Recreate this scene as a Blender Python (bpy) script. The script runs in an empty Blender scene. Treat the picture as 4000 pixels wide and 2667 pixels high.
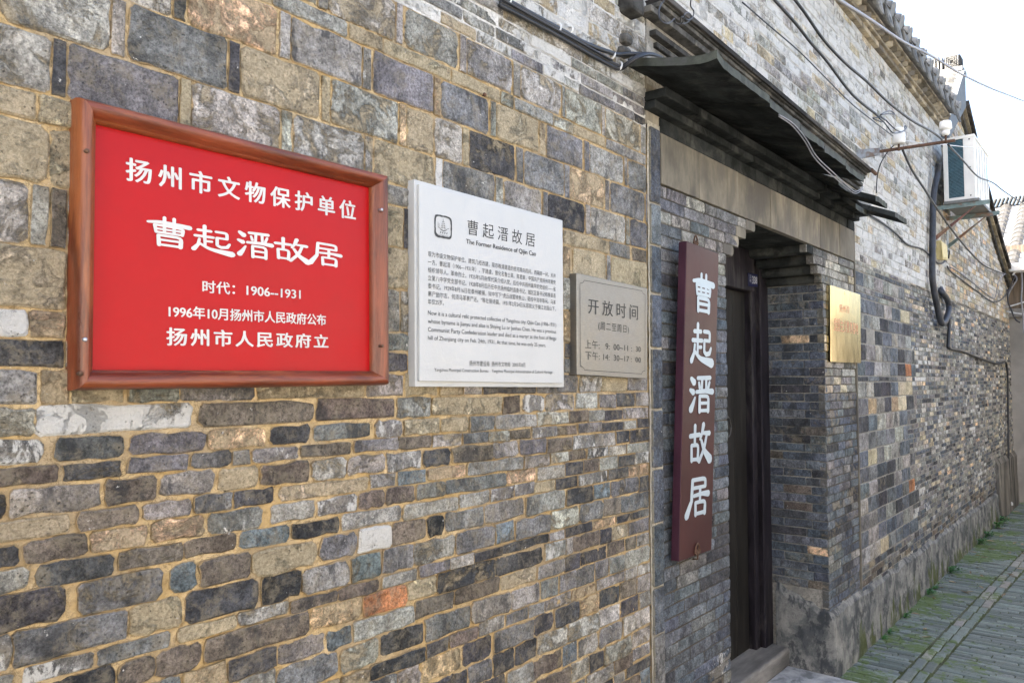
import bpy, bmesh, math, random
from mathutils import Vector, Matrix, noise
random.seed(7)
R = math.radians
S = bpy.context.scene
COL = S.collection

# ------------------------------------------------------------ camera
FPX = 3000.0
PITCH = math.atan((1483 - 1333.5) / FPX)
YAW = math.atan(2473 / FPX * math.cos(PITCH))
CAM = Vector((0, -1.3, 1.54))
FW = Vector((math.cos(YAW) * math.cos(PITCH), math.sin(YAW) * math.cos(PITCH), math.sin(PITCH)))
RT = Vector((math.sin(YAW), -math.cos(YAW), 0))
UP = RT.cross(FW)
cam_data = bpy.data.cameras.new('camera')
cam = bpy.data.objects.new('camera', cam_data)
COL.objects.link(cam)
cam.matrix_world = Matrix.Translation(CAM) @ Matrix((RT, UP, -FW)).transposed().to_4x4()
cam_data.sensor_width = 36.0
cam_data.lens = 36.0 * FPX / 4000.0
cam_data.clip_start = 0.05
cam_data.clip_end = 600
S.camera = cam

# ------------------------------------------------------------ sky, sun, exposure
SUN_EL, SUN_AZ = 42.0, 125.0          # azimuth counted from +x towards +y
world = bpy.data.worlds.new('World')
S.world = world
world.use_nodes = True
wn = world.node_tree
wn.nodes.clear()
sky = wn.nodes.new('ShaderNodeTexSky')
sky.sky_type = 'NISHITA'
sky.sun_disc = False
sky.sun_elevation = R(SUN_EL)
sky.sun_rotation = R(90 - SUN_AZ)
sky.air_density = 1.0
sky.dust_density = 7.0
sky.ozone_density = 1.0
bg = wn.nodes.new('ShaderNodeBackground')
bg.inputs['Strength'].default_value = 0.15
wo = wn.nodes.new('ShaderNodeOutputWorld')
wn.links.new(sky.outputs[0], bg.inputs[0])
wn.links.new(bg.outputs[0], wo.inputs[0])
sd = bpy.data.lights.new('sun', 'SUN')
sd.energy = 3.0
sd.angle = R(0.55)
sd.color = (1.0, 0.94, 0.84)
sun = bpy.data.objects.new('sun', sd)
COL.objects.link(sun)
sdir = Vector((math.cos(R(SUN_EL)) * math.cos(R(SUN_AZ)), math.cos(R(SUN_EL)) * math.sin(R(SUN_AZ)), math.sin(R(SUN_EL))))
sun.rotation_euler = sdir.to_track_quat('Z', 'Y').to_euler()
sun.location = (0, 0, 20)
S.view_settings.view_transform = 'Standard'
S.view_settings.look = 'None'
S.view_settings.gamma = 1
S.view_settings.use_curve_mapping = False
S.view_settings.exposure = 2.6

# ------------------------------------------------------------ measuring helpers (photo pixel -> point on a known plane)
def ray(x, y):
    return FW * FPX + RT * (x - 2000) - UP * (y - 1333.5)
def P(x, y, Y=0.0):
    r = ray(x, y)
    return CAM + r * ((Y - CAM.y) / r.y)
def PX(x, y, X):
    r = ray(x, y)
    return CAM + r * ((X - CAM.x) / r.x)
def G(x, y, Z=0.0):
    r = ray(x, y)
    return CAM + r * ((Z - CAM.z) / r.z)
def proj(p):
    d = Vector(p) - CAM
    z = d.dot(FW)
    if z < 0.05:
        return None
    return (2000 + FPX * d.dot(RT) / z, 1333.5 - FPX * d.dot(UP) / z, z)

# ------------------------------------------------------------ node helpers
class NT:
    def __init__(s, name):
        s.m = bpy.data.materials.new(name)
        s.m.use_nodes = True
        s.t = s.m.node_tree
        s.t.nodes.clear()
        s.out = s.n('ShaderNodeOutputMaterial')
        s.b = s.n('ShaderNodeBsdfPrincipled')
        s.l(s.b.outputs[0], s.out.inputs[0])
    def n(s, k, **kw):
        x = s.t.nodes.new(k)
        for a, v in kw.items():
            setattr(x, a, v)
        return x
    def l(s, a, b):
        s.t.links.new(a, b)
    def put(s, sock, v):
        if hasattr(v, 'links') or isinstance(v, bpy.types.NodeSocket):
            s.l(v, sock)
        else:
            if isinstance(v, (tuple, list)) and len(v) == 3 and sock.type == 'RGBA':
                v = (*v, 1)
            sock.default_value = v
    def mix(s, f, a, b, mode='MIX'):
        x = s.n('ShaderNodeMix', data_type='RGBA', blend_type=mode)
        x.clamp_factor = True
        s.put(x.inputs[0], f); s.put(x.inputs[6], a); s.put(x.inputs[7], b)
        return x.outputs[2]
    def math(s, op, a, b=0.0, c=0.0, clamp=False):
        x = s.n('ShaderNodeMath', operation=op, use_clamp=clamp)
        s.put(x.inputs[0], a); s.put(x.inputs[1], b)
        if op in ('MULTIPLY_ADD',):
            s.put(x.inputs[2], c)
        return x.outputs[0]
    def ramp(s, v, a, b, c=0.0, d=1.0):
        x = s.n('ShaderNodeMapRange', interpolation_type='SMOOTHSTEP')
        s.put(x.inputs[0], v); s.put(x.inputs[1], a); s.put(x.inputs[2], b); s.put(x.inputs[3], c); s.put(x.inputs[4], d)
        return x.outputs[0]
    def noise(s, vec, scale, detail=4, rough=0.55, dist=0.0):
        x = s.n('ShaderNodeTexNoise')
        s.l(vec, x.inputs['Vector'])
        x.inputs['Scale'].default_value = scale
        x.inputs['Detail'].default_value = detail
        x.inputs['Roughness'].default_value = rough
        x.inputs['Distortion'].default_value = dist
        return x.outputs[0]
    def pos(s):
        return s.n('ShaderNodeNewGeometry').outputs['Position']
    def vmul(s, v, k):
        x = s.n('ShaderNodeVectorMath', operation='MULTIPLY')
        s.l(v, x.inputs[0]); x.inputs[1].default_value = k
        return x.outputs[0]
    def attr(s, name):
        return s.n('ShaderNodeAttribute', attribute_name=name)
    def bump(s, h, dist, strength=1.0, prev=None):
        x = s.n('ShaderNodeBump')
        s.put(x.inputs['Height'], h)
        x.inputs['Distance'].default_value = dist
        x.inputs['Strength'].default_value = strength
        if prev is not None:
            s.l(prev, x.inputs['Normal'])
        return x.outputs[0]
    def fin(s, col, rough, nrm=None, metal=0.0, spec=None):
        s.put(s.b.inputs['Base Color'], col)
        s.put(s.b.inputs['Roughness'], rough)
        s.put(s.b.inputs['Metallic'], metal)
        if nrm is not None:
            s.l(nrm, s.b.inputs['Normal'])
        if spec is not None:
            s.b.inputs['Specular IOR Level'].default_value = spec
        return s.m

def brick_material():
    k = NT('old_brick')
    tint = k.attr('tint').outputs['Color']
    prm = k.n('ShaderNodeSeparateColor')
    pa = k.attr('prm')
    k.l(pa.outputs['Color'], prm.inputs[0])
    wash, rough, seed = prm.outputs[0], prm.outputs[1], prm.outputs[2]
    edge = pa.outputs['Alpha']
    p = k.pos()
    off = k.n('ShaderNodeCombineXYZ')
    k.put(off.inputs[0], k.math('MULTIPLY', seed, 37.0)); k.put(off.inputs[1], k.math('MULTIPLY', seed, 91.0)); k.put(off.inputs[2], k.math('MULTIPLY', seed, 53.0))
    va = k.n('ShaderNodeVectorMath', operation='ADD')
    k.l(p, va.inputs[0]); k.l(off.outputs[0], va.inputs[1])
    v = va.outputs[0]
    sand = k.attr('tint').outputs['Alpha']
    big = k.noise(v, 9, 9, 0.68, 0.35)
    mid = k.noise(v, 30, 9, 0.76, 0.3)
    fine = k.noise(v, 170, 8, 0.8)
    streak = k.noise(k.vmul(v, (1.0, 1.0, 0.5)), 11, 10, 0.74, 0.2)
    # value blotches
    val = k.ramp(big, 0.38, 0.60, 0.72, 1.42)
    cc = k.n('ShaderNodeCombineColor')
    for i in range(3):
        k.put(cc.inputs[i], val)
    c = k.mix(1.0, tint, cc.outputs[0], 'MULTIPLY')
    fv = k.ramp(fine, 0.36, 0.60, 0.58, 1.50)  # relief shading put into the colour: hollows of the fine noise darkened
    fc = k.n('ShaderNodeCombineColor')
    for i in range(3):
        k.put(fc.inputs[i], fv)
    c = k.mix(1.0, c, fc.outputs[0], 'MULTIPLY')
    mot = k.ramp(k.noise(v, 46, 9, 0.8, 0.2), 0.38, 0.60, 0.70, 1.26)  # mottling that also carries relief shading in the colour
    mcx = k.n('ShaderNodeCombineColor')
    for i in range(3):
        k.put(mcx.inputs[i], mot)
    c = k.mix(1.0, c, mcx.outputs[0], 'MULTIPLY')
    # kiln-dark patches
    c = k.mix(k.math('MULTIPLY', k.ramp(streak, 0.53, 0.60), k.math('SUBTRACT', 0.74, k.math('MULTIPLY', rough, 0.72), clamp=True)), c, (0.045, 0.047, 0.052))
    # soft sandy bloom
    c = k.mix(k.math('MULTIPLY', k.math('MULTIPLY', k.ramp(mid, 0.46, 0.64), 0.5), sand), c, (0.32, 0.275, 0.20))
    # broken, spalled face exposing the sandy body
    thr = k.math('SUBTRACT', 0.78, k.math('MULTIPLY', rough, 0.5))
    sp = k.math('MULTIPLY', k.ramp(k.math('SUBTRACT', k.noise(v, 15, 9, 0.72, 0.6), thr), -0.03, 0.07), k.math('ADD', k.math('MULTIPLY', sand, 0.75), 0.25))
    c = k.mix(k.math('MULTIPLY', sp, 0.75), c, k.mix(k.ramp(fine, 0.35, 0.65), (0.32, 0.26, 0.165), (0.56, 0.465, 0.32)))
    # limewash
    thw = k.math('SUBTRACT', 0.83, k.math('MULTIPLY', wash, 0.55))
    wn_ = k.math('ADD', k.math('MULTIPLY', k.noise(k.vmul(v, (1, 1, 0.6)), 24, 10, 0.78, 0.3), 0.75), k.math('MULTIPLY', k.noise(p, 5, 4), 0.25))
    wm = k.ramp(k.math('SUBTRACT', wn_, thw), -0.015, 0.05)
    c = k.mix(k.math('MULTIPLY', wm, 0.9), c, k.mix(fine, (0.52, 0.505, 0.47), (0.80, 0.79, 0.76)))
    # mortar smeared over the arrises
    em = k.ramp(k.math('ADD', edge, k.math('MULTIPLY', k.math('SUBTRACT', mid, 0.5), 2.4)), -0.05, 0.36, 1.0, 0.0)
    mc = k.attr('joint').outputs['Color']
    c = k.mix(k.math('MULTIPLY', em, 0.8), c, mc)
    # hairline cracks and lamination
    ck = k.math('ABSOLUTE', k.math('SUBTRACT', k.noise(k.vmul(v, (1, 1, 1.7)), 15, 9, 0.7, 0.5), 0.5))
    ckm = k.math('MULTIPLY', k.ramp(ck, 0.002, 0.011, 1.0, 0.0), k.ramp(k.noise(v, 8, 3), 0.45, 0.6))
    c = k.mix(k.math('MULTIPLY', ckm, 0.6), c, (0.05, 0.045, 0.04))
    # lime specks
    spk = k.ramp(k.noise(p, 62, 4, 0.62), 0.70, 0.735)
    c = k.mix(k.math('MULTIPLY', spk, 0.85), c, (0.72, 0.70, 0.66))
    # pin-holes
    pit = k.n('ShaderNodeTexVoronoi'); pit.inputs['Scale'].default_value = 120
    k.l(v, pit.inputs['Vector'])
    pm = k.ramp(pit.outputs['Distance'], 0.12, 0.24, 1.0, 0.0)
    pm = k.math('MULTIPLY', pm, k.ramp(k.noise(v, 30, 2), 0.52, 0.6))
    c = k.mix(k.math('MULTIPLY', pm, 0.45), c, (0.05, 0.045, 0.04))
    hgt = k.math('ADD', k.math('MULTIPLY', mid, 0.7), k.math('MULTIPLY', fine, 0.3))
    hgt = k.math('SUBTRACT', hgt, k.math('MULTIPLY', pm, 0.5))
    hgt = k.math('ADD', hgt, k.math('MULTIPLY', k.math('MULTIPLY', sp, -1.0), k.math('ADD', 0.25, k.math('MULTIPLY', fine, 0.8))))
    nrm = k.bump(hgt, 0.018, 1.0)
    return k.fin(c, 0.9, nrm, spec=0.12)

def mortar_material(name, col1, col2, dark=0.5):
    k = NT(name)
    p = k.pos()
    a = k.noise(p, 9, 6, 0.6)
    b = k.noise(p, 70, 7, 0.7)
    g = k.noise(p, 320, 3, 0.6)
    c = k.mix(k.ramp(a, 0.35, 0.65), col1, col2)
    c = k.mix(k.ramp(b, 0.5, 0.68, 0, dark + .2), c, tuple(x * 0.4 for x in col1))
    c = k.mix(k.ramp(b, 0.25, 0.4, 0.5, 0.0), c, tuple(min(1, x * 1.5) for x in col2))
    c = k.mix(k.ramp(g, 0.66, 0.72, 0, 0.6), c, (0.75, 0.72, 0.66))
    c = k.mix(k.ramp(k.noise(p, 48, 8, .75), .5, .6, 0, .35), c, tuple(x * .55 for x in col1))
    c = k.mix(k.ramp(k.noise(p, 5, 6, .6), .45, .6, 0, .5), c, tuple(x * .3 + .11 for x in col1))
    ck = k.math('ABSOLUTE', k.math('SUBTRACT', k.noise(p, 26, 8, 0.7, 0.3), 0.5))
    c = k.mix(k.math('MULTIPLY', k.ramp(ck, 0.002, 0.014, .75, 0.0), k.ramp(a, .42, .55)), c, tuple(x * .22 for x in col1))  # thin cracks; also shadow lines beneath bricks, put into the colour
    h = k.math('ADD', k.math('MULTIPLY', b, 0.8), k.math('MULTIPLY', g, 0.25))
    return k.fin(c, 0.95, k.bump(h, 0.008, 1.0), spec=0.2)

def plain(name, col, rough=0.6, metal=0.0, var=0.15, scale=30, bump=0.0015, stretch=(1, 1, 1), col2=None, spec=None, rnd=0.0):
    k = NT(name)
    v = k.vmul(k.pos(), stretch)
    a = k.noise(v, scale, 6, 0.62, 0.2)
    b = k.noise(v, scale * 7, 4, 0.6)
    lo = tuple(x * (1 - var * 2) for x in col)
    hi = tuple(min(1, x * (1 + var * 1.6)) for x in col)
    c = k.mix(k.ramp(a, 0.3, 0.7), lo, hi)
    if col2 is not None:
        c = k.mix(k.ramp(k.noise(v, scale * 0.45, 7, 0.65, 0.5), 0.5, 0.62), c, col2)
    c = k.mix(k.ramp(b, 0.3, 0.7, 0.0, 0.25), c, lo)
    if rnd:
        oi = k.n('ShaderNodeObjectInfo').outputs['Random']
        rv = k.ramp(oi, 0, 1, 1 - rnd, 1 + rnd)
        rc = k.n('ShaderNodeCombineColor')
        for i in range(3):
            k.put(rc.inputs[i], rv)
        c = k.mix(1.0, c, rc.outputs[0], 'MULTIPLY')
    r = k.ramp(a, 0.2, 0.8, max(0.02, rough - 0.08), min(1, rough + 0.08))
    return k.fin(c, r, k.bump(k.math('ADD', a, k.math('MULTIPLY', b, 0.4)), bump, 1.0), metal, spec)

M = {}
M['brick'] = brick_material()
M['mortar'] = mortar_material('sandy_mortar', (0.46, 0.32, 0.145), (0.60, 0.46, 0.27))
M['mortar_grey'] = mortar_material('grey_mortar', (0.26, 0.245, 0.21), (0.40, 0.37, 0.32))
M['mortar_dark'] = mortar_material('dark_joint', (0.07, 0.06, 0.045), (0.15, 0.12, 0.09))
M['mortar_white'] = mortar_material('limewashed_mortar', (0.55, 0.53, 0.49), (0.70, 0.68, 0.64), 0.25)
M['core'] = plain('wall_core', (0.2, 0.17, 0.13), 0.9)

# ------------------------------------------------------------ object helpers
def kids(o, parent):
    if parent is not None:
        o.parent = parent
    return o
def thing(name, label, cat, loc=(0, 0, 0), group=None):
    o = bpy.data.objects.new(name, None)
    COL.objects.link(o)
    o.location = loc
    o.empty_display_size = 0.1
    o['label'] = label; o['category'] = cat
    if group: o['group'] = group
    return o
def tag(o, label, cat, group=None):
    o['label'] = label; o['category'] = cat
    if group: o['group'] = group
    return o
def wloc(o):
    v = Vector((0, 0, 0))
    while o is not None:
        v += o.location
        o = o.parent
    return v
class MB:
    """collects geometry in world space; build() links ONE mesh object"""
    def __init__(s):
        s.v = []; s.f = []; s.tint = []; s.prm = []; s.joint = []; s.mi = []
        s.cur = None
    def add(s, vs, fs, mi=0):
        b = len(s.v)
        s.v += [Vector(x) for x in vs]
        s.f += [tuple(i + b for i in f) for f in fs]
        s.mi += [mi] * len(fs)
        if s.cur is not None:
            t, p, j = s.cur
            s.tint += [t] * len(vs); s.prm += [p] * len(vs); s.joint += [j] * len(vs)
        return b
    def box(s, a, b, mi=0):
        x0, y0, z0 = [min(a[i], b[i]) for i in range(3)]
        x1, y1, z1 = [max(a[i], b[i]) for i in range(3)]
        s.add([(x0, y0, z0), (x1, y0, z0), (x1, y1, z0), (x0, y1, z0), (x0, y0, z1), (x1, y0, z1), (x1, y1, z1), (x0, y1, z1)],
              [(0, 3, 2, 1), (4, 5, 6, 7), (0, 1, 5, 4), (1, 2, 6, 5), (2, 3, 7, 6), (3, 0, 4, 7)], mi)
    def hexa(s, q, mi=0):
        """q: 8 points, bottom ring then top ring (counter-clockwise seen from outside the first)"""
        s.add(q, [(0, 3, 2, 1), (4, 5, 6, 7), (0, 1, 5, 4), (1, 2, 6, 5), (2, 3, 7, 6), (3, 0, 4, 7)], mi)
    def tube(s, pts, r, n=8, mi=0, closed=False):
        pts = [Vector(p) for p in pts]
        rings = []
        up = None
        for i, p in enumerate(pts):
            t = (pts[min(i + 1, len(pts) - 1)] - pts[max(i - 1, 0)]).normalized()
            if up is None:
                up = Vector((0, 0, 1)) if abs(t.z) < 0.9 else Vector((1, 0, 0))
            a = t.cross(up).normalized()
            up = a.cross(t).normalized()
            rr = r[i] if isinstance(r, (list, tuple)) else r
            rings.append([p + (a * math.cos(k * 2 * math.pi / n) + up * math.sin(k * 2 * math.pi / n)) * rr for k in range(n)])
        vs = [v for ring in rings for v in ring]
        fs = []
        for i in range(len(pts) - 1):
            for k in range(n):
                k2 = (k + 1) % n
                fs.append((i * n + k, i * n + k2, (i + 1) * n + k2, (i + 1) * n + k))
        fs.append(tuple(range(n))[::-1])
        fs.append(tuple((len(pts) - 1) * n + k for k in range(n)))
        s.add(vs, fs, mi)
    def lathe(s, base, axis, prof, n=16, mi=0):
        """prof: (distance along axis, radius)"""
        axis = Vector(axis).normalized()
        a = axis.orthogonal().normalized(); b = axis.cross(a)
        vs = []
        for (h, r) in prof:
            for k in range(n):
                an = k * 2 * math.pi / n
                vs.append(Vector(base) + axis * h + (a * math.cos(an) + b * math.sin(an)) * r)
        fs = []
        for i in range(len(prof) - 1):
            for k in range(n):
                k2 = (k + 1) % n
                fs.append((i * n + k, i * n + k2, (i + 1) * n + k2, (i + 1) * n + k))
        fs.append(tuple(range(n))[::-1]); fs.append(tuple((len(prof) - 1) * n + k for k in range(n)))
        s.add(vs, fs, mi)
    def build(s, name, mats, parent=None, smooth=False, centre=False, fix=True, bevel=0.0):
        me = bpy.data.meshes.new(name)
        o = bpy.data.objects.new(name, me)
        org = wloc(parent)
        c = Vector((0, 0, 0))
        if centre and s.v:
            c = sum(s.v, Vector((0, 0, 0))) / len(s.v)
            o.location = c - org
            org = c
        me.from_pydata([tuple(v - org) for v in s.v], [], s.f)
        if fix:
            bm = bmesh.new(); bm.from_mesh(me)
            bmesh.ops.recalc_face_normals(bm, faces=bm.faces)
            bm.to_mesh(me); bm.free()
        if not isinstance(mats, (list, tuple)):
            mats = [mats]
        for m in mats:
            me.materials.append(m)
        if len(mats) > 1:
            me.polygons.foreach_set('material_index', s.mi)
        if smooth:
            me.polygons.foreach_set('use_smooth', [True] * len(me.polygons))
        if s.tint and len(s.tint) == len(s.v):
            for nm, src in (('tint', s.tint), ('prm', s.prm), ('joint', s.joint)):
                at = me.color_attributes.new(nm, 'FLOAT_COLOR', 'POINT')
                flat = []
                for q in src:
                    flat += list(q) if len(q) == 4 else list(q) + [1.0]
                at.data.foreach_set('color', flat)
        COL.objects.link(o)
        kids(o, parent)
        if bevel:
            md = o.modifiers.new('bevel', 'BEVEL'); md.width = bevel; md.segments = 2; md.limit_method = 'ANGLE'
        return o

# ------------------------------------------------------------ bricks
TINT = {'g': (0.235, 0.227, 0.207), 'd': (0.066, 0.065, 0.067), 'D': (0.03, 0.031, 0.034), 't': (0.44, 0.375, 0.265),
        'o': (0.56, 0.40, 0.25), 'O': (0.38, 0.17, 0.08), 'b': (0.13, 0.155, 0.165), 's': (0.335, 0.32, 0.285),
        'w': (0.16, 0.155, 0.145), 'W': (0.24, 0.23, 0.21), 'n': (0.125, 0.105, 0.088), 'k': (0.055, 0.056, 0.061), 'p': (0.145, 0.145, 0.145), 'l': (0.075, 0.086, 0.105), 'm': (0.11, 0.122, 0.135), 'P': (0.10, 0.125, 0.118), 'q': (0.155, 0.19, 0.178), 'r': (0.22, 0.265, 0.245)}
WASH = {'w': 0.57, 'W': 0.74}
ROUGH = {'t': 0.75, 'o': 0.62, 's': 0.5, 'O': 0.3}
JOINT = (0.46, 0.33, 0.17)
class Frame:
    def __init__(s, O, U, V, N):
        s.O, s.U, s.V, s.N = Vector(O), Vector(U), Vector(V), Vector(N)
    def __call__(s, u, v, n=0.0):
        return s.O + s.U * u + s.V * v + s.N * n
WALL = Frame((0, 0, 0), (1, 0, 0), (0, 0, 1), (0, -1, 0))

def brick(mb, fr, u0, u1, v0, v1, code='g', sand=1.0, rag=False, wash=None, rough=None, proud=0.008, hi=True, jit=1.0, back=0.03, rnd=None, joint=None, jv=0.16, tint=None):
    w, h = u1 - u0, v1 - v0
    if w < 0.004 or h < 0.004:
        return
    t = TINT[code] if tint is None else tint
    k = random.uniform(1 - jv, 1 + jv)
    t = tuple(max(0.01, x * k * random.uniform(0.96, 1.04)) for x in t)
    ws = WASH.get(code, random.choice([0.0, 0.05, 0.12, 0.3, 0.36])) if wash is None else wash
    rg = ROUGH.get(code, random.choice([0, 0.1, 0.25, 0.42])) if rough is None else rough
    sd = random.random()
    j = joint or JOINT
    m = min(w, h)
    c = m * random.uniform(0.08, 0.26) if rnd is None else m * rnd
    e = min(0.0024, m * 0.05) * jit
    J = lambda a: random.uniform(-a, a)
    if hi:
        o = [(u0 + c, v0), (u0 + w * .5, v0), (u1 - c, v0), (u1, v0 + c), (u1, v0 + h * .5), (u1, v1 - c), (u1 - c, v1), (u0 + w * .5, v1), (u0 + c, v1), (u0, v1 - c), (u0, v0 + h * .5), (u0, v0 + c)]
    else:
        o = [(u0, v0), (u1, v0), (u1, v1), (u0, v1)]
    if hi and rag:
        # break every long edge into short uneven lengths and knock off a corner now and then
        r2 = []
        for i in range(len(o)):
            a, b = o[i], o[(i + 1) % len(o)]
            r2.append(a)
            if math.hypot(b[0] - a[0], b[1] - a[1]) > .022:
                r2.append(((a[0] + b[0]) / 2 + J(e * .9), (a[1] + b[1]) / 2 + J(e * .9)))
        o = r2
        if random.random() < .35:
            q = random.randrange(len(o)); cx, cy = (u0 + u1) / 2, (v0 + v1) / 2
            d = random.uniform(.05, .16)
            o[q] = (o[q][0] + (cx - o[q][0]) * d * h / w, o[q][1] + (cy - o[q][1]) * d)
    o = [(a + J(e), b + J(e)) for a, b in o]
    cu, cv = (u0 + u1) / 2, (v0 + v1) / 2
    bw = min(0.0045, m * 0.10)
    ins = [(a + (cu - a) * min(0.8, 2 * bw / w), b + (cv - b) * min(0.8, 2 * bw / h)) for a, b in o]
    n = len(o)
    tx, ty = J(0.0018) * jit, J(0.0018) * jit
    vs = [fr(a, b, -back) for a, b in o]
    vs += [fr(a, b, proud - bw * 0.75) for a, b in o]
    vs += [fr(a, b, proud + tx * (a - cu) / w + ty * (b - cv) / h + J(0.0008) * jit) for a, b in ins]
    fs = []
    for L in (0, 1):
        for i in range(n):
            i2 = (i + 1) % n
            fs.append((L * n + i, L * n + i2, (L + 1) * n + i2, (L + 1) * n + i))
    fs.append(tuple(2 * n + i for i in range(n)))
    b0 = len(mb.v)
    mb.v += vs
    mb.f += [tuple(i + b0 for i in f) for f in fs]
    mb.mi += [0] * len(fs)
    mb.tint += [(*t, sand)] * len(vs)
    mb.prm += [(ws, rg, sd, 0.0)] * (2 * n) + [(ws, rg, sd, 1.0)] * n
    mb.joint += [j] * len(vs)

def emit(parent, specs, limit=300, fr=WALL, name='brick', rest='brickwork', minpx=10, **kw):
    """the bricks that show largest become objects, the rest one part"""
    sc = []
    for i, s in enumerate(specs):
        f = s.get('fr', fr)
        a = proj(f(s['u0'], (s['v0'] + s['v1']) / 2)); b = proj(f(s['u1'], (s['v0'] + s['v1']) / 2))
        c = proj(f((s['u0'] + s['u1']) / 2, s['v0'])); d = proj(f((s['u0'] + s['u1']) / 2, s['v1']))
        A = 0
        if a and b and c and d:
            mx = (a[0] + b[0]) / 2; my = (c[1] + d[1]) / 2
            L = math.hypot(a[0] - b[0], a[1] - b[1]); H = math.hypot(c[0] - d[0], c[1] - d[1])
            if -L / 2 < mx < 4000 + L / 2 and -H / 2 < my < 2667 + H / 2 and max(L, H) > minpx and not s.get('hid'):
                A = L * H
        sc.append((A, i))
    sc.sort(reverse=True)
    chosen = {i for A, i in sc[:limit] if A > 0}
    mbr = MB()
    for i, s in enumerate(specs):
        q = {k: v for k, v in s.items() if k not in ('fr', 'hid')}
        q.update(kw)
        f = s.get('fr', fr)
        if i in chosen:
            mb = MB()
            brick(mb, f, hi=True, **q)
            if mb.v:
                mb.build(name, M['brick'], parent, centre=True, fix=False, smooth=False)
        else:
            brick(mbr, f, hi=s.get('hi2', False), **q) if 'hi2' not in q else None
    if mbr.v:
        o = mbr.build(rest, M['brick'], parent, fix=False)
        o['kind'] = 'stuff'

def sheet(parent, fr, u0, u1, v0, v1, step, mat, amp=0.0025, name='mortar', n0=-0.004, freq=28, hole=None):
    nu = max(1, int((u1 - u0) / step)); nv = max(1, int((v1 - v0) / step))
    vs = []; fs = []
    for j in range(nv + 1):
        for i in range(nu + 1):
            u = u0 + (u1 - u0) * i / nu; v = v0 + (v1 - v0) * j / nv
            w = fr(u, v)
            d = n0 + amp * noise.noise(w * freq) + amp * 0.9 * noise.noise(w * freq * 2.7)
            vs.append(fr(u, v, d))
    for j in range(nv):
        for i in range(nu):
            if hole:
                uc = u0 + (u1 - u0) * (i + .5) / nu; vc = v0 + (v1 - v0) * (j + .5) / nv
                if hole(uc, vc):
                    continue
            a = j * (nu + 1) + i
            fs.append((a, a + 1, a + nu + 2, a + nu + 1))
    mb = MB(); mb.add(vs, fs)
    return mb.build(name, mat, parent, smooth=True, fix=False)

def wpick(s):
    """'ggdt' -> weighted random letter"""
    return random.choice(s)

def courses(fr_u, z0, z1, hmin, hmax, lmin, lmax, codes, gap=0.008, skip=None, narrow=0.0, wave=0.0, washf=None, **kw):
    """random coursed brickwork: list of specs"""
    out = []
    u0, u1 = fr_u
    z = z0
    while z < z1 - 0.012:
        h = min(random.uniform(hmin, hmax), z1 - z)
        if z1 - (z + h) < 0.02:
            h = z1 - z
        u = u0 - random.uniform(0, lmax)
        while u < u1:
            L = random.uniform(lmin, lmax)
            if narrow and random.random() < narrow:
                L = random.uniform(0.02, 0.035)
            a, b = max(u, u0), min(u + L, u1)
            u += L
            if b - a < 0.012:
                continue
            dz = wave * noise.noise(Vector((a * 0.9, z * 1.5, 3)))
            g = gap * random.uniform(0.7, 1.3)
            sp = dict(u0=a + g / 2, u1=b - g / 2, v0=z + g / 2 + dz, v1=z + h - g / 2 + dz, code=wpick(codes))
            if skip and skip(a, b, z, z + h):
                continue
            if washf:
                sp['wash'] = washf((a + b) / 2, z + h / 2)
            sp.update(kw)
            out.append(sp)
        z += h
    return out

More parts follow.
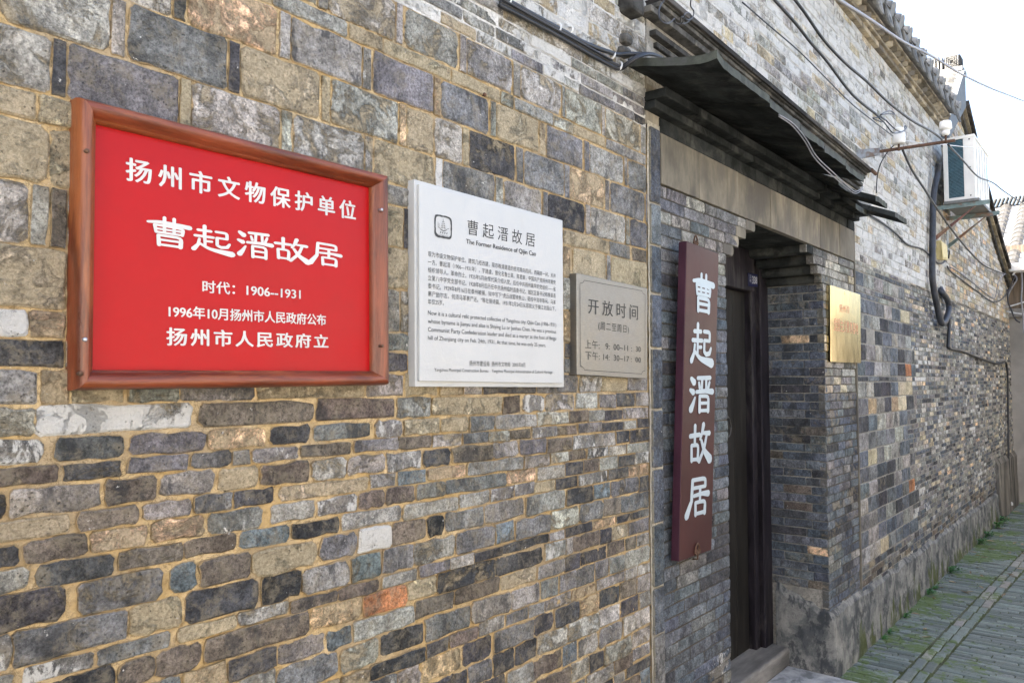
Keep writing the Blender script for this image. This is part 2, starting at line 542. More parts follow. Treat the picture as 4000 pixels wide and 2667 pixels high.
# ============================================================ ground
def build_ground():
    k = NT('alley_earth')
    p = k.pos()
    c = k.mix(k.noise(p, 6, 6, 0.6), (0.05, 0.055, 0.045), (0.13, 0.13, 0.11))
    gm = k.fin(c, 0.9, k.bump(k.noise(p, 60, 6), 0.01))
    mb = MB()
    mb.add([(-60, -80, -0.012), (120, -80, -0.012), (120, 80, -0.012), (-60, 80, -0.012)], [(0, 1, 2, 3)])
    o = mb.build('ground', gm); o['kind'] = 'structure'
    # paving bricks on edge, mossy
    k = NT('paving_brick')
    tint = k.attr('tint').outputs['Color']
    p = k.pos()
    f = k.noise(p, 160, 6, 0.7); m = k.noise(p, 22, 6, 0.62, 0.4); L = k.noise(p, 2.6, 4, 0.6, 0.3)
    c = k.mix(k.ramp(m, 0.35, 0.7), tint, k.mix(0.55, tint, (0.20, 0.22, 0.20)))
    c = k.mix(k.ramp(f, 0.3, 0.75, 0.45, 0), c, (0.03, 0.035, 0.035))
    sx = k.n('ShaderNodeSeparateXYZ'); k.l(p, sx.inputs[0])
    near = k.ramp(sx.outputs[1], -0.75, -0.02, 0.0, 0.085)
    mo = k.ramp(k.math('ADD', k.math('ADD', k.math('MULTIPLY', L, 0.6), k.math('MULTIPLY', m, 0.4)), near), 0.555, 0.63)
    c = k.mix(k.math('MULTIPLY', mo, 0.8), c, k.mix(f, (0.05, 0.085, 0.02), (0.13, 0.19, 0.04)))
    pm = k.fin(c, k.ramp(m, 0.3, 0.7, 0.55, 0.85), k.bump(k.math('ADD', m, f), 0.004), spec=0.4)
    pave = thing('alley_paving', 'mossy grey bricks laid on edge across the alley with a double drain strip', 'paving', (4.0, -1.0, 0))
    pave['kind'] = 'structure'
    GF = Frame((0, 0, 0), (1, 0, 0), (0, 1, 0), (0, 0, 1))
    specs = []
    def line(x): return -0.325 - 0.036 * (x - 4.4)
    x = 3.3
    while x < 11.62:
        w = random.uniform(0.030, 0.038)
        yl = line(x)
        sh = random.uniform(0, 0.2)
        # between wall and drain
        y = 0.0 - sh * 0.9
        segs = [(y, 0.0)] if sh > 0.03 else []
        yy = y
        while yy > yl + 0.07:
            y2 = max(yy - random.uniform(0.2, 0.25), yl + 0.066)
            segs.append((y2, yy)); yy = y2
        yy = yl - 0.062
        segs.append((yy - sh - 0.05, yy)); yy -= sh + 0.05
        while yy > -2.38:
            y2 = yy - random.uniform(0.2, 0.25)
            segs.append((max(y2, -2.4), yy)); yy = y2
        for (a, b) in segs:
            if b - a > 0.02 and x > (4.14 if b > -0.1 and a > -0.3 else 3.2):
                specs.append(dict(u0=x + 0.002, u1=x + w - 0.002, v0=a + 0.003, v1=b - 0.003, code=wpick('PqqrrP')))
        x += w
    x = 3.3
    while x < 11.6:
        L = random.uniform(0.16, 0.24)
        for q in (0, 1):
            y0 = line(x) - 0.055 + q * 0.055
            specs.append(dict(u0=x + 0.004, u1=x + L - 0.004, v0=y0 + 0.004, v1=y0 + 0.051, code=wpick('qrs')))
        x += L
    sc = []
    for i, s in enumerate(specs):
        a = proj((s['u0'], s['v0'], 0)); b = proj((s['u1'], s['v1'], 0))
        A = 0
        if a and b and (a[0] < 4000 or b[0] < 4000) and (a[1] < 2667 or b[1] < 2667):
            A = abs(a[0] - b[0]) * abs(a[1] - b[1])
        sc.append((A, i))
    sc.sort(reverse=True)
    ch = {i for A, i in sc[:300] if A > 0}
    rest = MB()
    for i, s in enumerate(specs):
        z = random.uniform(-0.003, 0.003) + (0.004 if s['code'] == 's' else 0)
        if i in ch:
            mb = MB(); brick(mb, GF, proud=z, back=0.02, rnd=0.1, hi=True, jit=0.6, **s)
            mb.build('paving_brick', pm, pave, centre=True, fix=False)
        else:
            brick(rest, GF, proud=z, back=0.02, hi=False, jit=0.5, **s)
    o = rest.build('paving', pm, pave, fix=False); o['kind'] = 'stuff'
    sheet(pave, GF, 3.2, 11.62, -2.4, 0.1, 0.05, mortar_material('mossy_joint', (0.05, 0.06, 0.025), (0.10, 0.12, 0.05)), amp=0.002, name='joint_fill', n0=-0.0055)
    # concrete slab before the door
    mb = MB()
    q0 = G(2700, 2667, 0.02)
    mb.box((2.2, -0.28, -0.01), (4.14, 0.30, 0.03))
    sl = mb.build('doorstep', plain('worn_concrete', (0.36, 0.365, 0.37), 0.85, scale=14, var=0.2, bump=0.006, col2=(0.16, 0.17, 0.17)), None, bevel=0.012)
    tag(sl, 'worn pale concrete doorstep slab in front of the threshold', 'doorstep')
build_ground()

# ============================================================ left wall
def sline(s, x=2000):
    return P(x, 1483 - s * (4473 - x)).z
ROWS = [
 # s_top, s_bot, [(zoom x offset, [(x0,x1,code)...])...]
 (.5035, .448, [(0, [(900,1500,'g'),(1515,1575,'t'),(1590,2300,'g')]), (1000, [(-20,545,'g'),(560,650,'g'),(660,1270,'s'),(1280,1340,'g'),(1360,1850,'g'),(1860,1920,'g'),(1930,2340,'g')]), (2000, [(0,65,'g'),(75,440,'s'),(447,475,'p'),(480,808,'s'),(818,845,'g'),(852,1165,'s'),(1175,1222,'g')])]),
 (.448, .426, [(0, [(1165,1580,'t'),(1600,2250,'s')]), (1000, [(-60,140,'t'),(150,830,'g'),(850,1155,'t'),(1165,1780,'t'),(1790,2230,'t'),(2240,2351,'g')]), (2000, [(10,365,'g'),(375,550,'s'),(555,845,'t'),(855,1240,'g')])]),
 (.426, .3705, [(0, [(200,900,'g'),(915,1010,'g'),(1160,1580,'s'),(1590,1700,'d'),(1720,2351,'o')]), (1000, [(0,190,'o'),(205,300,'g'),(315,965,'g'),(972,1045,'w'),(1062,1615,'p'),(1625,1680,'o'),(1692,2130,'p'),(2140,2190,'g'),(2200,2351,'t')]), (2000, [(0,235,'o'),(247,298,'t'),(310,640,'p'),(655,700,'p'),(708,1010,'g'),(1018,1045,'g'),(1055,1240,'p')])]),
 (.3705, .313, [(0, [(-600,-10,'g'),(0,1010,'s'),(1020,1145,'s'),(1165,2080,'p'),(2090,2190,'d'),(2205,2351,'t')]), (1000, [(0,588,'t'),(597,672,'t'),(688,1300,'s'),(1310,1370,'o'),(1380,1625,'t'),(1628,1882,'s'),(1892,1945,'t'),(1953,2351,'k')]), (2000, [(0,22,'k'),(30,92,'p'),(102,465,'p'),(472,520,'p'),(526,838,'o'),(847,888,'g'),(893,1205,'p'),(1214,1248,'p')])]),
 (.313, .259, [(0, [(-300,465,'s'),(472,598,'d'),(612,1635,'p'),(1642,1738,'t'),(1755,2351,'s')]), (1000, [(0,215,'s'),(225,320,'s'),(332,982,'s'),(992,1062,'s'),(1075,1630,'t'),(1635,1695,'W'),(1705,2180,'p'),(2190,2260,'g'),(2270,2351,'g')]), (2000, [(0,262,'g'),(270,314,'p'),(320,657,'k'),(665,705,'g'),(712,1026,'g'),(1033,1068,'g'),(1072,1262,'p')])]),
 (.259, .2316, [(0, [(-500,330,'t'),(345,1400,'t'),(1420,2351,'t')]), (1000, [(0,700,'t'),(720,1175,'t'),(1190,1395,'g'),(1410,1900,'g')]), (2000, [(300,450,'t'),(462,878,'t'),(888,1072,'p'),(1095,1265,'n')])]),
 (.2316, .176, [(0, [(-500,440,'t'),(455,1000,'t'),(1010,2000,'t')]), (1000, [(700,1170,'t'),(1183,1338,'t'),(1345,1395,'k'),(1405,1800,'t'),(1820,2300,'g')]), (2000, [(100,450,'t'),(462,532,'o'),(550,850,'t'),(858,893,'g'),(900,1225,'t'),(1233,1268,'g')])]),
 (.176, .120, [(0, [(-300,250,'s'),(275,440,'g'),(457,602,'n'),(620,1400,'g')]), (1000, [(900,1170,'t'),(1183,1392,'t'),(1405,1900,'g')]), (2000, [(460,542,'s'),(555,900,'g'),(920,1235,'g'),(1245,1268,'g')])]),
 (.120, .063, [(0, [(-300,605,'t'),(620,1400,'t')]), (1000, [(900,1170,'t'),(1183,1310,'g'),(1320,1392,'s'),(1405,1900,'g')]), (2000, [(470,540,'o'),(555,900,'g'),(915,1268,'g')])]),
 (.063, .037, [(0, [(-300,250,'W'),(262,592,'o'),(610,1400,'t')]), (1000, [(900,1170,'g'),(1183,1395,'p'),(1410,1900,'g')]), (2000, [(475,540,'k'),(555,900,'g'),(915,1268,'d')])]),
 (.037, .010, [(0, [(-300,582,'d'),(600,1500,'g')]), (1000, [(900,1170,'d'),(1185,1390,'d'),(1400,1900,'t')]), (2000, [(470,600,'p'),(605,815,'w'),(825,1035,'t'),(1045,1262,'g')])]),
 (.010, -.0235, [(0, [(-300,338,'g'),(368,632,'o'),(642,1140,'t'),(1168,1640,'g'),(1652,2330,'g')]), (1000, [(0,985,'t'),(1000,1345,'s'),(1358,1660,'t'),(1675,1885,'t'),(1900,2060,'g'),(2072,2351,'d')]), (2000, [(0,210,'d'),(220,598,'p'),(605,812,'s'),(818,1045,'t'),(1052,1268,'g')])]),
 (-.0235, -.053, [(0, [(-300,312,'s'),(318,1760,'W'),(1815,2351,'n')]), (1000, [(0,528,'n'),(545,1268,'n'),(1285,1588,'g'),(1605,2245,'t'),(2262,2351,'n')]), (2000, [(0,70,'n'),(82,285,'w'),(298,565,'s'),(570,775,'s'),(780,940,'g'),(950,1115,'d'),(1125,1260,'g')])]),
 (-.053, -.0765, [(0, [(-300,385,'w'),(480,1130,'d'),(1180,1882,'p'),(1900,2351,'o')]), (1000, [(0,92,'o'),(110,485,'d'),(515,1040,'p'),(1082,1330,'w'),(1342,1672,'t'),(1690,1938,'t'),(1952,2172,'p'),(2182,2351,'g')]), (2000, [(0,212,'g'),(215,502,'s'),(520,688,'n'),(692,835,'g'),(842,1000,'d'),(1008,1272,'s')])]),
 (-.0765, -.0955, [(0, [(-200,530,'n'),(570,1102,'d'),(1158,1712,'p'),(1742,2112,'p'),(2128,2282,'g'),(2305,2351,'w')]), (1000, [(0,380,'w'),(398,860,'n'),(882,1290,'p'),(1290,1592,'n'),(1605,1872,'s'),(1885,2116,'p'),(2120,2312,'s'),(2325,2351,'n')]), (2000, [(0,165,'n'),(172,395,'w'),(400,582,'n'),(592,805,'g'),(808,1006,'k'),(1015,1132,'g'),(1138,1272,'k')])]),
 (-.0955, -.122, [(0, [(-300,40,'d'),(68,912,'g'),(940,1432,'n'),(1465,1962,'g'),(1995,2351,'t')]), (1000, [(0,20,'t'),(28,472,'n'),(498,815,'s'),(820,1172,'s'),(1188,1505,'w'),(1515,1776,'k'),(1788,2162,'n'),(2165,2351,'g')]), (2000, [(0,48,'g'),(58,302,'p'),(306,542,'n'),(548,752,'w'),(756,938,'g'),(945,1062,'k'),(1075,1275,'k')])]),
 (-.122, -.142, [(0, [(-300,620,'t'),(690,1255,'n'),(1300,1742,'g'),(1765,2112,'p'),(2135,2351,'d')]), (1000, [(0,160,'g'),(200,1022,'t'),(1038,1270,'g'),(1290,1552,'b'),(1562,1912,'o'),(1928,2351,'g')]), (2000, [(0,90,'g'),(102,325,'s'),(338,502,'s'),(505,668,'n'),(678,872,'w'),(880,1038,'s'),(1042,1252,'g')])]),
 (-.142, -.166, [(0, [(-300,160,'d'),(205,802,'n'),(820,1330,'o'),(1385,1862,'o'),(1895,2351,'w')]), (1000, [(0,62,'d'),(128,525,'g'),(550,915,'w'),(930,1172,'n'),(1178,1450,'n'),(1462,1728,'g'),(1725,2292,'p'),(2292,2351,'o')]), (2000, [(0,212,'o'),(215,468,'g'),(475,636,'k'),(642,782,'n'),(788,952,'g'),(960,1108,'k'),(1115,1270,'w')])]),
 (-.166, -.188, [(0, [(-300,250,'g'),(325,1042,'d'),(1078,1665,'n'),(1678,2165,'n'),(2188,2351,'b')]), (1000, [(0,300,'g'),(312,750,'D'),(768,1322,'g'),(1335,1840,'g'),(1850,2132,'g'),(2142,2351,'w')]), (2000, [(10,190,'w'),(194,382,'t'),(386,585,'k'),(592,862,'w'),(868,1052,'d'),(1055,1275,'o')])]),
 (-.188, -.221, [(0, [(-300,582,'d'),(695,1475,'p'),(1548,1795,'b'),(1815,2295,'n'),(2308,2351,'t')]), (1000, [(0,548,'t'),(572,912,'p'),(925,1228,'W'),(1232,1552,'n'),(1556,1718,'D'),(1725,2085,'p'),(2092,2351,'g')]), (2000, [(0,102,'g'),(112,475,'g'),(488,728,'k'),(738,892,'b'),(900,1152,'p'),(1160,1268,'d')])]),
 (-.221, -.255, [(0, [(-300,98,'w'),(108,1155,'p'),(1182,1662,'t'),(1695,2351,'k')]), (1000, [(0,15,'k'),(30,392,'D'),(408,842,'g'),(862,1138,'b'),(1148,1432,'p'),(1438,1812,'g'),(1822,2182,'p'),(2190,2351,'b')]), (2000, [(0,8,'b'),(15,335,'p'),(335,600,'s'),(605,822,'p'),(830,988,'n'),(990,1272,'p')])]),
 (-.255, -.273, [(0, [(-400,100,'w'),(195,845,'w'),(880,1545,'p'),(1615,2155,'t'),(2165,2351,'s')]), (1000, [(0,290,'s'),(308,732,'n'),(735,1112,'n'),(1142,1458,'g'),(1478,1762,'p'),(1765,1982,'g'),(1982,2242,'k'),(2250,2351,'d')]), (2000, [(0,325,'g'),(332,470,'w'),(475,722,'d'),(728,935,'o'),(942,1140,'k'),(1145,1272,'p')])]),
 (-.273, -.303, [(0, [(-400,380,'O'),(400,1045,'D'),(1082,1412,'n'),(1428,1845,'n'),(1868,2351,'n')]), (1000, [(0,472,'k'),(488,962,'o'),(968,1372,'O'),(1375,1642,'t'),(1652,2188,'k'),(2192,2351,'d')]), (2000, [(0,278,'t'),(240,240,'o'),(295,472,'w'),(480,540,'g'),(545,795,'n'),(798,905,'k'),(908,1058,'t'),(1062,1275,'p')])]),
]
X_PIL0, X_PIL1, X_JL, X_JR, X_GR = 2.300, 2.385, 2.936, 4.161, 4.721
Z_PIER_TOP = 2.40

def build_left_wall():
    t = thing('brick_wall', 'weathered grey and tan brick wall with sandy mortar carrying the red and white plaques', 'wall', (1.0, 0.15, 0))
    specs = []
    for st, sb, zones in ROWS:
        z1, z0 = sline(st), sline(sb)
        last = None
        for off, items in zones:
            for (a, b, c) in items:
                if b - a < 4: continue
                ymid = 1483 - (st + sb) / 2 * (4473 - (off + a / 2.3515))
                X0 = P(off + a / 2.3515, ymid).x; X1 = P(off + b / 2.3515, ymid).x
                if last and last[0] == off - 1000 and a <= 0 and last[1] > 2340:
                    specs[-1]['u1'] = X1 - 0.002
                    last = (off, b)
                    continue
                g = 0.0030 if st > -.02 else 0.0020
                sk = 0.0024 if st < -.02 else 0.0010
                dz = 0.004 * noise.noise(Vector((X0 * 3, z0 * 4, 0))) if st < -.02 else 0
                specs.append(dict(u0=X0, u1=min(X1, X_PIL0 - 0.004), v0=z0 + g * .5 + random.uniform(-.3, 1) * sk + dz, v1=z1 - g * .5 - random.uniform(-.3, 1) * sk + dz, code=c,
                                  proud=random.uniform(0.0048, 0.0078) if st > -.02 else random.uniform(0.005, 0.010),
                                  rnd=random.uniform(0.04, 0.12) if st > -.02 else random.uniform(0.08, 0.22), jit=0.8 if st > -.02 else 1.25))
                last = (off, b)
        # continue out of frame to the left
        u = min(s['u0'] for s in specs if abs(s['v0'] - z0) < 0.012) if specs else 0.3
        h = z1 - z0
        while u > -1.6:
            L = random.uniform(0.1, 0.19)
            specs.append(dict(u0=u - L, u1=u - 0.007, v0=z0 + .004, v1=z1 - .004, code=wpick('ggsdtn')))
            u -= L
    # below the transcribed rows
    z = sline(-.303)
    hs = []
    while z > 0.02:
        h = random.choice([0.032, 0.036, 0.04, 0.044, 0.056, 0.060])
        hs.append((max(0, z - h), z)); z -= h
    for (z0, z1) in hs:
        u = -1.6 - random.uniform(0, .1)
        while u < X_PIL0 - 0.02:
            L = random.uniform(0.07, 0.175)
            b = min(u + L, X_PIL0 - 0.003)
            if X_PIL0 - b < 0.05: b = X_PIL0 - 0.003
            dz = 0.006 * noise.noise(Vector((u * 2.5, z0 * 4, 7)))
            specs.append(dict(u0=u + .0018, u1=b - .0018, v0=z0 + .0012 + dz + random.uniform(-.001, .002), v1=z1 - .0012 + dz - random.uniform(-.001, .002), code=wpick('ggpppkkdnnssstwogb'), proud=random.uniform(0.004, 0.010), rnd=random.uniform(0.06, 0.17), jit=1.3))
            u = b
    # flat grey courses right of the limewash, then limewashed courses above
    z = sline(.5035)
    ztop = 3.70
    r = 0
    while z < ztop - 0.01:
        h = random.choice([0.052, 0.058, 0.06, 0.064, 0.048]) if z > 2.52 else 0.034
        z1 = min(z + h, ztop)
        u = -1.6 - random.uniform(0, .15)
        split = P(2235, 400).x + random.uniform(-0.03, 0.03)
        while u < X_PIL0 - 0.005:
            L = random.uniform(0.10, 0.21)
            b = min(u + L, X_PIL0 + 0.0)
            if X_PIL0 - b < 0.05: b = X_PIL0
            dark = z < 2.50 and u > split
            specs.append(dict(u0=u + .002, u1=b - .002, v0=z + .002, v1=z1 - .002, code=wpick('pgk') if dark else wpick('sgstgtp'), wash=0.1 if dark else random.choice([.2, .4, .5, .62, .75, .9]), rnd=0.1, jit=1.0,
                              proud=random.uniform(.002, .007), joint=(0.5, 0.47, 0.42)))
            u = b
        z = z1
    # hide what is behind plaques? no: the wall is complete
    specs = [s for s in specs if s['u1'] - s['u0'] > 0.008]
    emit(t, specs, 300, rag=True)
    sheet(t, WALL, -1.6, X_PIL1, 0, sline(.5035), 0.0085, M['mortar'], amp=0.0034, n0=0.0014, freq=40)
    sheet(t, WALL, -1.6, X_PIL0, sline(.5035), 3.70, 0.02, M['mortar_white'], amp=0.002, n0=0.0015, name='limewashed_mortar')
    mb = MB(); mb.box((-1.6, 0.012, 0), (X_PIL1 - .002, 0.30, 3.69)); mb.build('wall_core', M['core'], t)
    return t
build_left_wall()

# nails and small paint splashes are painted by the limewash; a rusty nail
def nail(px, py, r=0.004):
    mb = MB(); q = P(px, py, -0.012)
    mb.lathe(q + Vector((0, 0.02, 0)), (0.1, -1, 0.1), [(0, r * .5), (0.014, r * .5), (0.015, r), (0.019, r * 1.1), (0.021, r * .6)], 8)
    o = mb.build('rusty_nail', M['rust'], None, smooth=True)
    tag(o, 'small rusty nail head in the joint above the white plaque', 'nail')

# ============================================================ doorway
M['rust'] = plain('rusty_iron', (0.12, 0.065, 0.04), 0.75, 0.4, var=0.25, scale=60)
M['slab'] = plain('grey_stone_slab', (0.185, 0.162, 0.122), 0.8, var=0.25, scale=9, bump=0.003, stretch=(1, 1, 0.4), col2=(0.12, 0.105, 0.088), rnd=.22)
M['slab_dark'] = plain('sooty_stone', (0.030, 0.033, 0.033), 0.95, spec=.06, var=0.3, scale=9, bump=0.006, col2=(0.062, 0.064, 0.06), rnd=.2)
M['slab_edge'] = plain('mossy_slab_edge', (0.05, 0.055, 0.043), 0.85, var=0.25, scale=20, bump=0.003, col2=(0.06, 0.062, 0.058))
def _plaster():
    k = NT('rough_cement_render')
    p = k.pos()
    a = k.noise(p, 7, 10, .7, .4); b = k.noise(k.vmul(p, (1, 1, .6)), 13, 10, .78, .3); f = k.noise(p, 150, 8, .8)
    c = k.mix(k.ramp(a, .35, .65), (.10, .107, .11), (.34, .33, .30))
    c = k.mix(k.ramp(b, .5, .58, 0, .85), c, (.055, .06, .065))
    c = k.mix(k.ramp(b, .30, .42, .6, 0), c, (.42, .41, .38))
    c = k.mix(k.ramp(f, .45, .7, 0, .5), c, (.08, .08, .078))
    sx = k.n('ShaderNodeSeparateXYZ'); k.l(p, sx.inputs[0])
    mo = k.math('ADD', k.noise(k.vmul(p, (2.2, 1, .9)), 2.6, 8, .66, .2), k.ramp(sx.outputs[2], .02, .32, .10, -.06))
    mk = k.math('MULTIPLY', k.ramp(mo, .565, .64), k.ramp(sx.outputs[0], 4.3, 4.7))
    c = k.mix(k.math('MULTIPLY', mk, .85), c, k.mix(f, (.035, .05, .01), (.11, .13, .03)))
    return k.fin(c, .92, k.bump(k.math('ADD', k.math('MULTIPLY', b, 1.0), k.math('MULTIPLY', f, .3)), .014, 1.0), spec=.25)
M['plaster'] = _plaster()
M['door'] = plain('aged_black_door_paint', (0.018, 0.016, 0.014), 0.6, spec=.15, var=0.25, scale=18, bump=0.001, stretch=(1, 1, 0.12), col2=(0.032, 0.03, 0.026))
M['frame'] = plain('worn_black_timber', (0.018, 0.015, 0.019), 0.6, spec=.15, var=0.3, scale=26, bump=0.0015, stretch=(1, 1, 0.2), col2=(0.045, 0.04, 0.04))
M['sill'] = plain('worn_grey_timber', (0.19, 0.178, 0.16), 0.8, var=0.25, scale=12, bump=0.004, stretch=(0.25, 1, 1), col2=(0.24, 0.19, 0.14))

PJ = (0.13, 0.12, 0.10)
JAMB = Frame((X_JR, 0, 0), (0, -1, 0), (0, 0, 1), (-1, 0, 0))
JAMBL = Frame((X_JL, 0, 0), (0, 1, 0), (0, 0, 1), (1, 0, 0))
def build_doorway():
    t = thing('brick_doorway', 'dark grey brick doorway surround with corbelled lintel and slab hood over a black door', 'doorway', (3.55, 0.15, 0))
    # vertical moulded edging bricks beside the left wall
    z = 0.0
    pxs = [(270, 468), (475, 693), (700, 870)]
    cuts = [0.0, 0.2, 0.38, 0.50, 0.62, 0.86, 0.99, 1.12, 1.27, 1.41, 1.52, 1.66, 1.86, 2.03, 2.2, 2.415]
    cuts = [0.0]
    while cuts[-1] < 2.30:
        cuts.append(cuts[-1] + random.uniform(0.12, 0.22))
    cuts[-1] = 2.415
    eb = mortar_material('pale_joint', (0.42, 0.38, 0.30), (0.52, 0.47, 0.38))
    for a, b in zip(cuts[:-1], cuts[1:]):
        mb = MB()
        brick(mb, WALL, X_PIL0 + 0.009, X_PIL1 - 0.010, a + .004, b - .004, code=wpick('mlmpl'), wash=0.05, rough=0.1, proud=0.018, rnd=0.07, jit=.6, joint=(0.3, 0.27, 0.2), sand=.4)
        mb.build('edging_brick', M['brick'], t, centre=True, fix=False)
    sheet(t, WALL, X_PIL0 - .002, X_PIL1 + .002, 0, 2.43, 0.014, eb, amp=0.002, n0=0.008, name='edging_mortar')
    specs = []
    h = 0.0448
    z = 0.0
    i = 0
    LT = sline(.403, 2586) - 0.004
    # pier courses up to the lintel underside, corbels stepping out over the opening
    corbL = [P(2860, 990).x, P(2881, 966).x, P(2909, 940).x, P(2945, 900).x]
    corbR = [P(3204, 1082).x, P(3189, 1053).x, P(3173, 1018).x, P(3148, 985).x]
    zl = [LT - h * (4 - q) for q in range(4)]
    nrows = int(round((LT - 0.0) / h)); h = LT / nrows
    for r in range(nrows):
        z0, z1 = r * h, (r + 1) * h
        q = r - (nrows - 4)
        xe = X_JL if q < 0 else corbL[q]
        u = X_PIL1 + 0.001
        first = True
        while u < xe - 0.01:
            L = random.choice([0.11, 0.22, 0.22, 0.16, 0.2]) * random.uniform(.92, 1.08)
            if first and r % 2: L *= 0.55
            first = False
            b = u + L
            if xe - b < 0.06: b = xe
            b = min(b, xe)
            s = dict(u0=u + .0015, u1=b - (.0015 if b < xe else 0), v0=z0 + .0015, v1=z1 - .0015, code=wpick('mmmlklpm') if z0 < 1.9 else wpick('ggpggm'), wash=0.5 if (z0 < .45 and random.random() < .4) else random.choice([0, .1, .25]), rough=random.choice([0, .1, .3]) + (0.35 if z0 < .45 else 0), proud=random.uniform(.003, .007), rnd=0.1, joint=PJ, sand=.2, back=0.28 if b == xe else 0.03)
            specs.append(s); u = b
        xs = X_JR if q < 0 else corbR[q]
        u = xs
        first = True
        while u < X_GR - 0.01:
            L = random.choice([0.12, 0.2, 0.2, 0.14]) * random.uniform(.92, 1.08)
            if first and r % 2: L *= 0.6
            b = u + L
            if X_GR - 0.01 - b < 0.06: b = X_GR - 0.01
            b = min(b, X_GR - .01)
            if z0 < 0.30: pass
            else:
                code = wpick('llmmmgpk') if z0 < 1.45 else wpick('gspggt')
                specs.append(dict(u0=u + (.0015 if not first else -0.004), u1=b - .0015, v0=z0 + .0018, v1=z1 - .0018, code=code, wash=random.choice([0, .1, .3]), rough=random.choice([0, .1, .4, .6]), proud=random.uniform(.002, .009), rnd=0.1, joint=PJ, sand=.35))
            first = False
            u = b
        # right jamb face
        if q < 0 and z0 > 0.44:
            u = -0.30
            cut = [-0.30, -0.225, -0.075, 0.0] if r % 2 else [-0.30, -0.07 - 0.04, 0.0]
            if r % 2 == 0: cut = [-0.30, -0.105, 0.0]
            for a, b in zip(cut[:-1], cut[1:]):
                specs.append(dict(fr=JAMB, u0=a + .001, u1=b - (.001 if b < 0 else -0.004), v0=z0 + .0018, v1=z1 - .0018, code=wpick('lllmmlk') if random.random() > .05 else wpick('nno'), wash=0.05, rough=random.choice([0, 0, .1, .5]), proud=random.uniform(.003, .007), rnd=0.08, sand=.12, joint=(0.2, 0.21, 0.21)))
        elif q >= 0:
            # corbel courses running back into the reveal (moulded ends)
            mb = MB()
            n = 6
            prof = []
            x0 = corbR[q]
            mb2 = MB()
            for (xa, sgn, nm) in ((corbR[q], -1, 'r'), (corbL[q], 1, 'l')):
                m2 = MB()
                ring = []
                pts = [(0.0, z1 - .002), (0.006 * sgn * -1, z1 - .002), (0, z1 - .01), (0.004 * sgn, z1 - .02), (0.0, z0 + .012), (-0.010 * sgn, z0 + .002)]
                xin = xa - sgn * 0.10
                pr = [(xin, z0 + .002), (xa - 0.012 * sgn, z0 + .002), (xa - .003 * sgn, z0 + .010), (xa, z0 + .022), (xa - .002 * sgn, z0 + .034), (xa - .006 * sgn, z1 - .001), (xin, z1 - .001)]
                vs = [(x, -0.006, z_) for x, z_ in pr] + [(x, 0.296, z_) for x, z_ in pr]
                k_ = len(pr)
                fs = [(i_, (i_ + 1) % k_, k_ + (i_ + 1) % k_, k_ + i_) for i_ in range(k_)] + [tuple(range(k_)), tuple(range(k_, 2 * k_))]
                m2.add(vs, fs)
                m2.build('corbel', M['slab_dark'] if sgn == -1 else M['slab'], t)
    emit(t, specs, 300)
    sheet(t, WALL, X_PIL1, X_JL - .002, 0, LT, 0.014, M['mortar_dark'], amp=0.0015, n0=-0.001)
    sheet(t, WALL, X_JR + .002, X_GR, 0, LT, 0.014, M['mortar_dark'], amp=0.0015, n0=-0.001)
    sheet(t, JAMB, -0.30, -0.001, 0, LT, 0.014, M['mortar_grey'], amp=0.001, n0=-0.0005)
    mb = MB()
    mb.box((X_PIL1, 0.012, 0), (X_JL - .012, 0.30, LT)); mb.box((X_JR + .012, 0.012, 0), (X_GR - .002, 0.30, LT))
    mb.box((X_PIL1, 0.012, LT), (X_GR - .002, 0.30, 2.93))
    mb.build('wall_core', M['slab_dark'], t)
    mb = MB(); mb.box((X_PIL0 - .004, -.006, 2.417), (X_PIL1 + .02, .30, 2.60)); mb.build('corner_block', M['slab'], t, bevel=.004)
    # lintel facing: tall thin stone slabs side by side
    zt = sline(.505, 2586) + 0.0
    edges = [X_PIL1 + .002] + [P(x, y).x for x, y in ((2720, 760), (2875, 800), (3002, 850), (3111, 900), (3197, 930), (3272, 960))] + [X_GR - .012]
    for a, b in zip(edges[:-1], edges[1:]):
        mb = MB(); mb.box((a + .002, -0.010 - random.uniform(0, .004), LT + .002), (b - .002, 0.30, zt))
        mb.build('lintel_slab', M['slab'], t, centre=True, bevel=0.002)
    # stepped mouldings between lintel and hood
    zz = zt + .001
    for i, (pr, hh) in enumerate(((0.012, 0.055), (0.045, 0.030), (0.085, 0.034))):
        z2 = min(zz + hh, 2.575)
        u = X_PIL0 - 0.01 if i else X_PIL1
        xe = X_GR + (0.0 if i < 2 else 0.04)
        while u < xe - .02:
            L = random.uniform(.22, .38); b = min(u + L, xe)
            if xe - b < .1: b = xe
            mb = MB(); mb.box((u + .001, -pr + random.uniform(-.003, .003), zz + .0008), (b - .001, 0.02, z2 - .0008))
            mb.build('moulding_brick', M['slab_dark'], t, centre=True, bevel=0.004)
            u = b
        zz = z2
        if zz > 2.57: break
    # hood: broad thin slabs falling slightly outwards, last two apart, first one with an upturned corner
    def hoodslab(xa, xb, drop, lift_a=0.0, front=-0.315, name='hood_slab', za=0.0):
        n = 16 if lift_a else 8; m = 12 if lift_a else 6
        mb = MB()
        top = []; bot = []
        for j in range(m + 1):
            v = j / m
            y = 0.02 + (front - 0.02) * v
            for i in range(n + 1):
                u = i / n
                x = xa + (xb - xa) * u
                z = 2.588 - 0.062 * v - drop * v + za + lift_a * max(0, (v - .74) / .26) ** 2.2 * max(0, 1 - u * 4.0) ** 2.0
                z += 0.004 * noise.noise(Vector((x * 5, y * 5, 1))) + 0.003 * noise.noise(Vector((x * 23, y * 23, 1)))
                y_ = y + (0.005 * noise.noise(Vector((x * 31, 4, 1))) if j == m else 0)
                bot.append(Vector((x, y_, z))); top.append(Vector((x, y_, z + 0.027)))
        W = n + 1
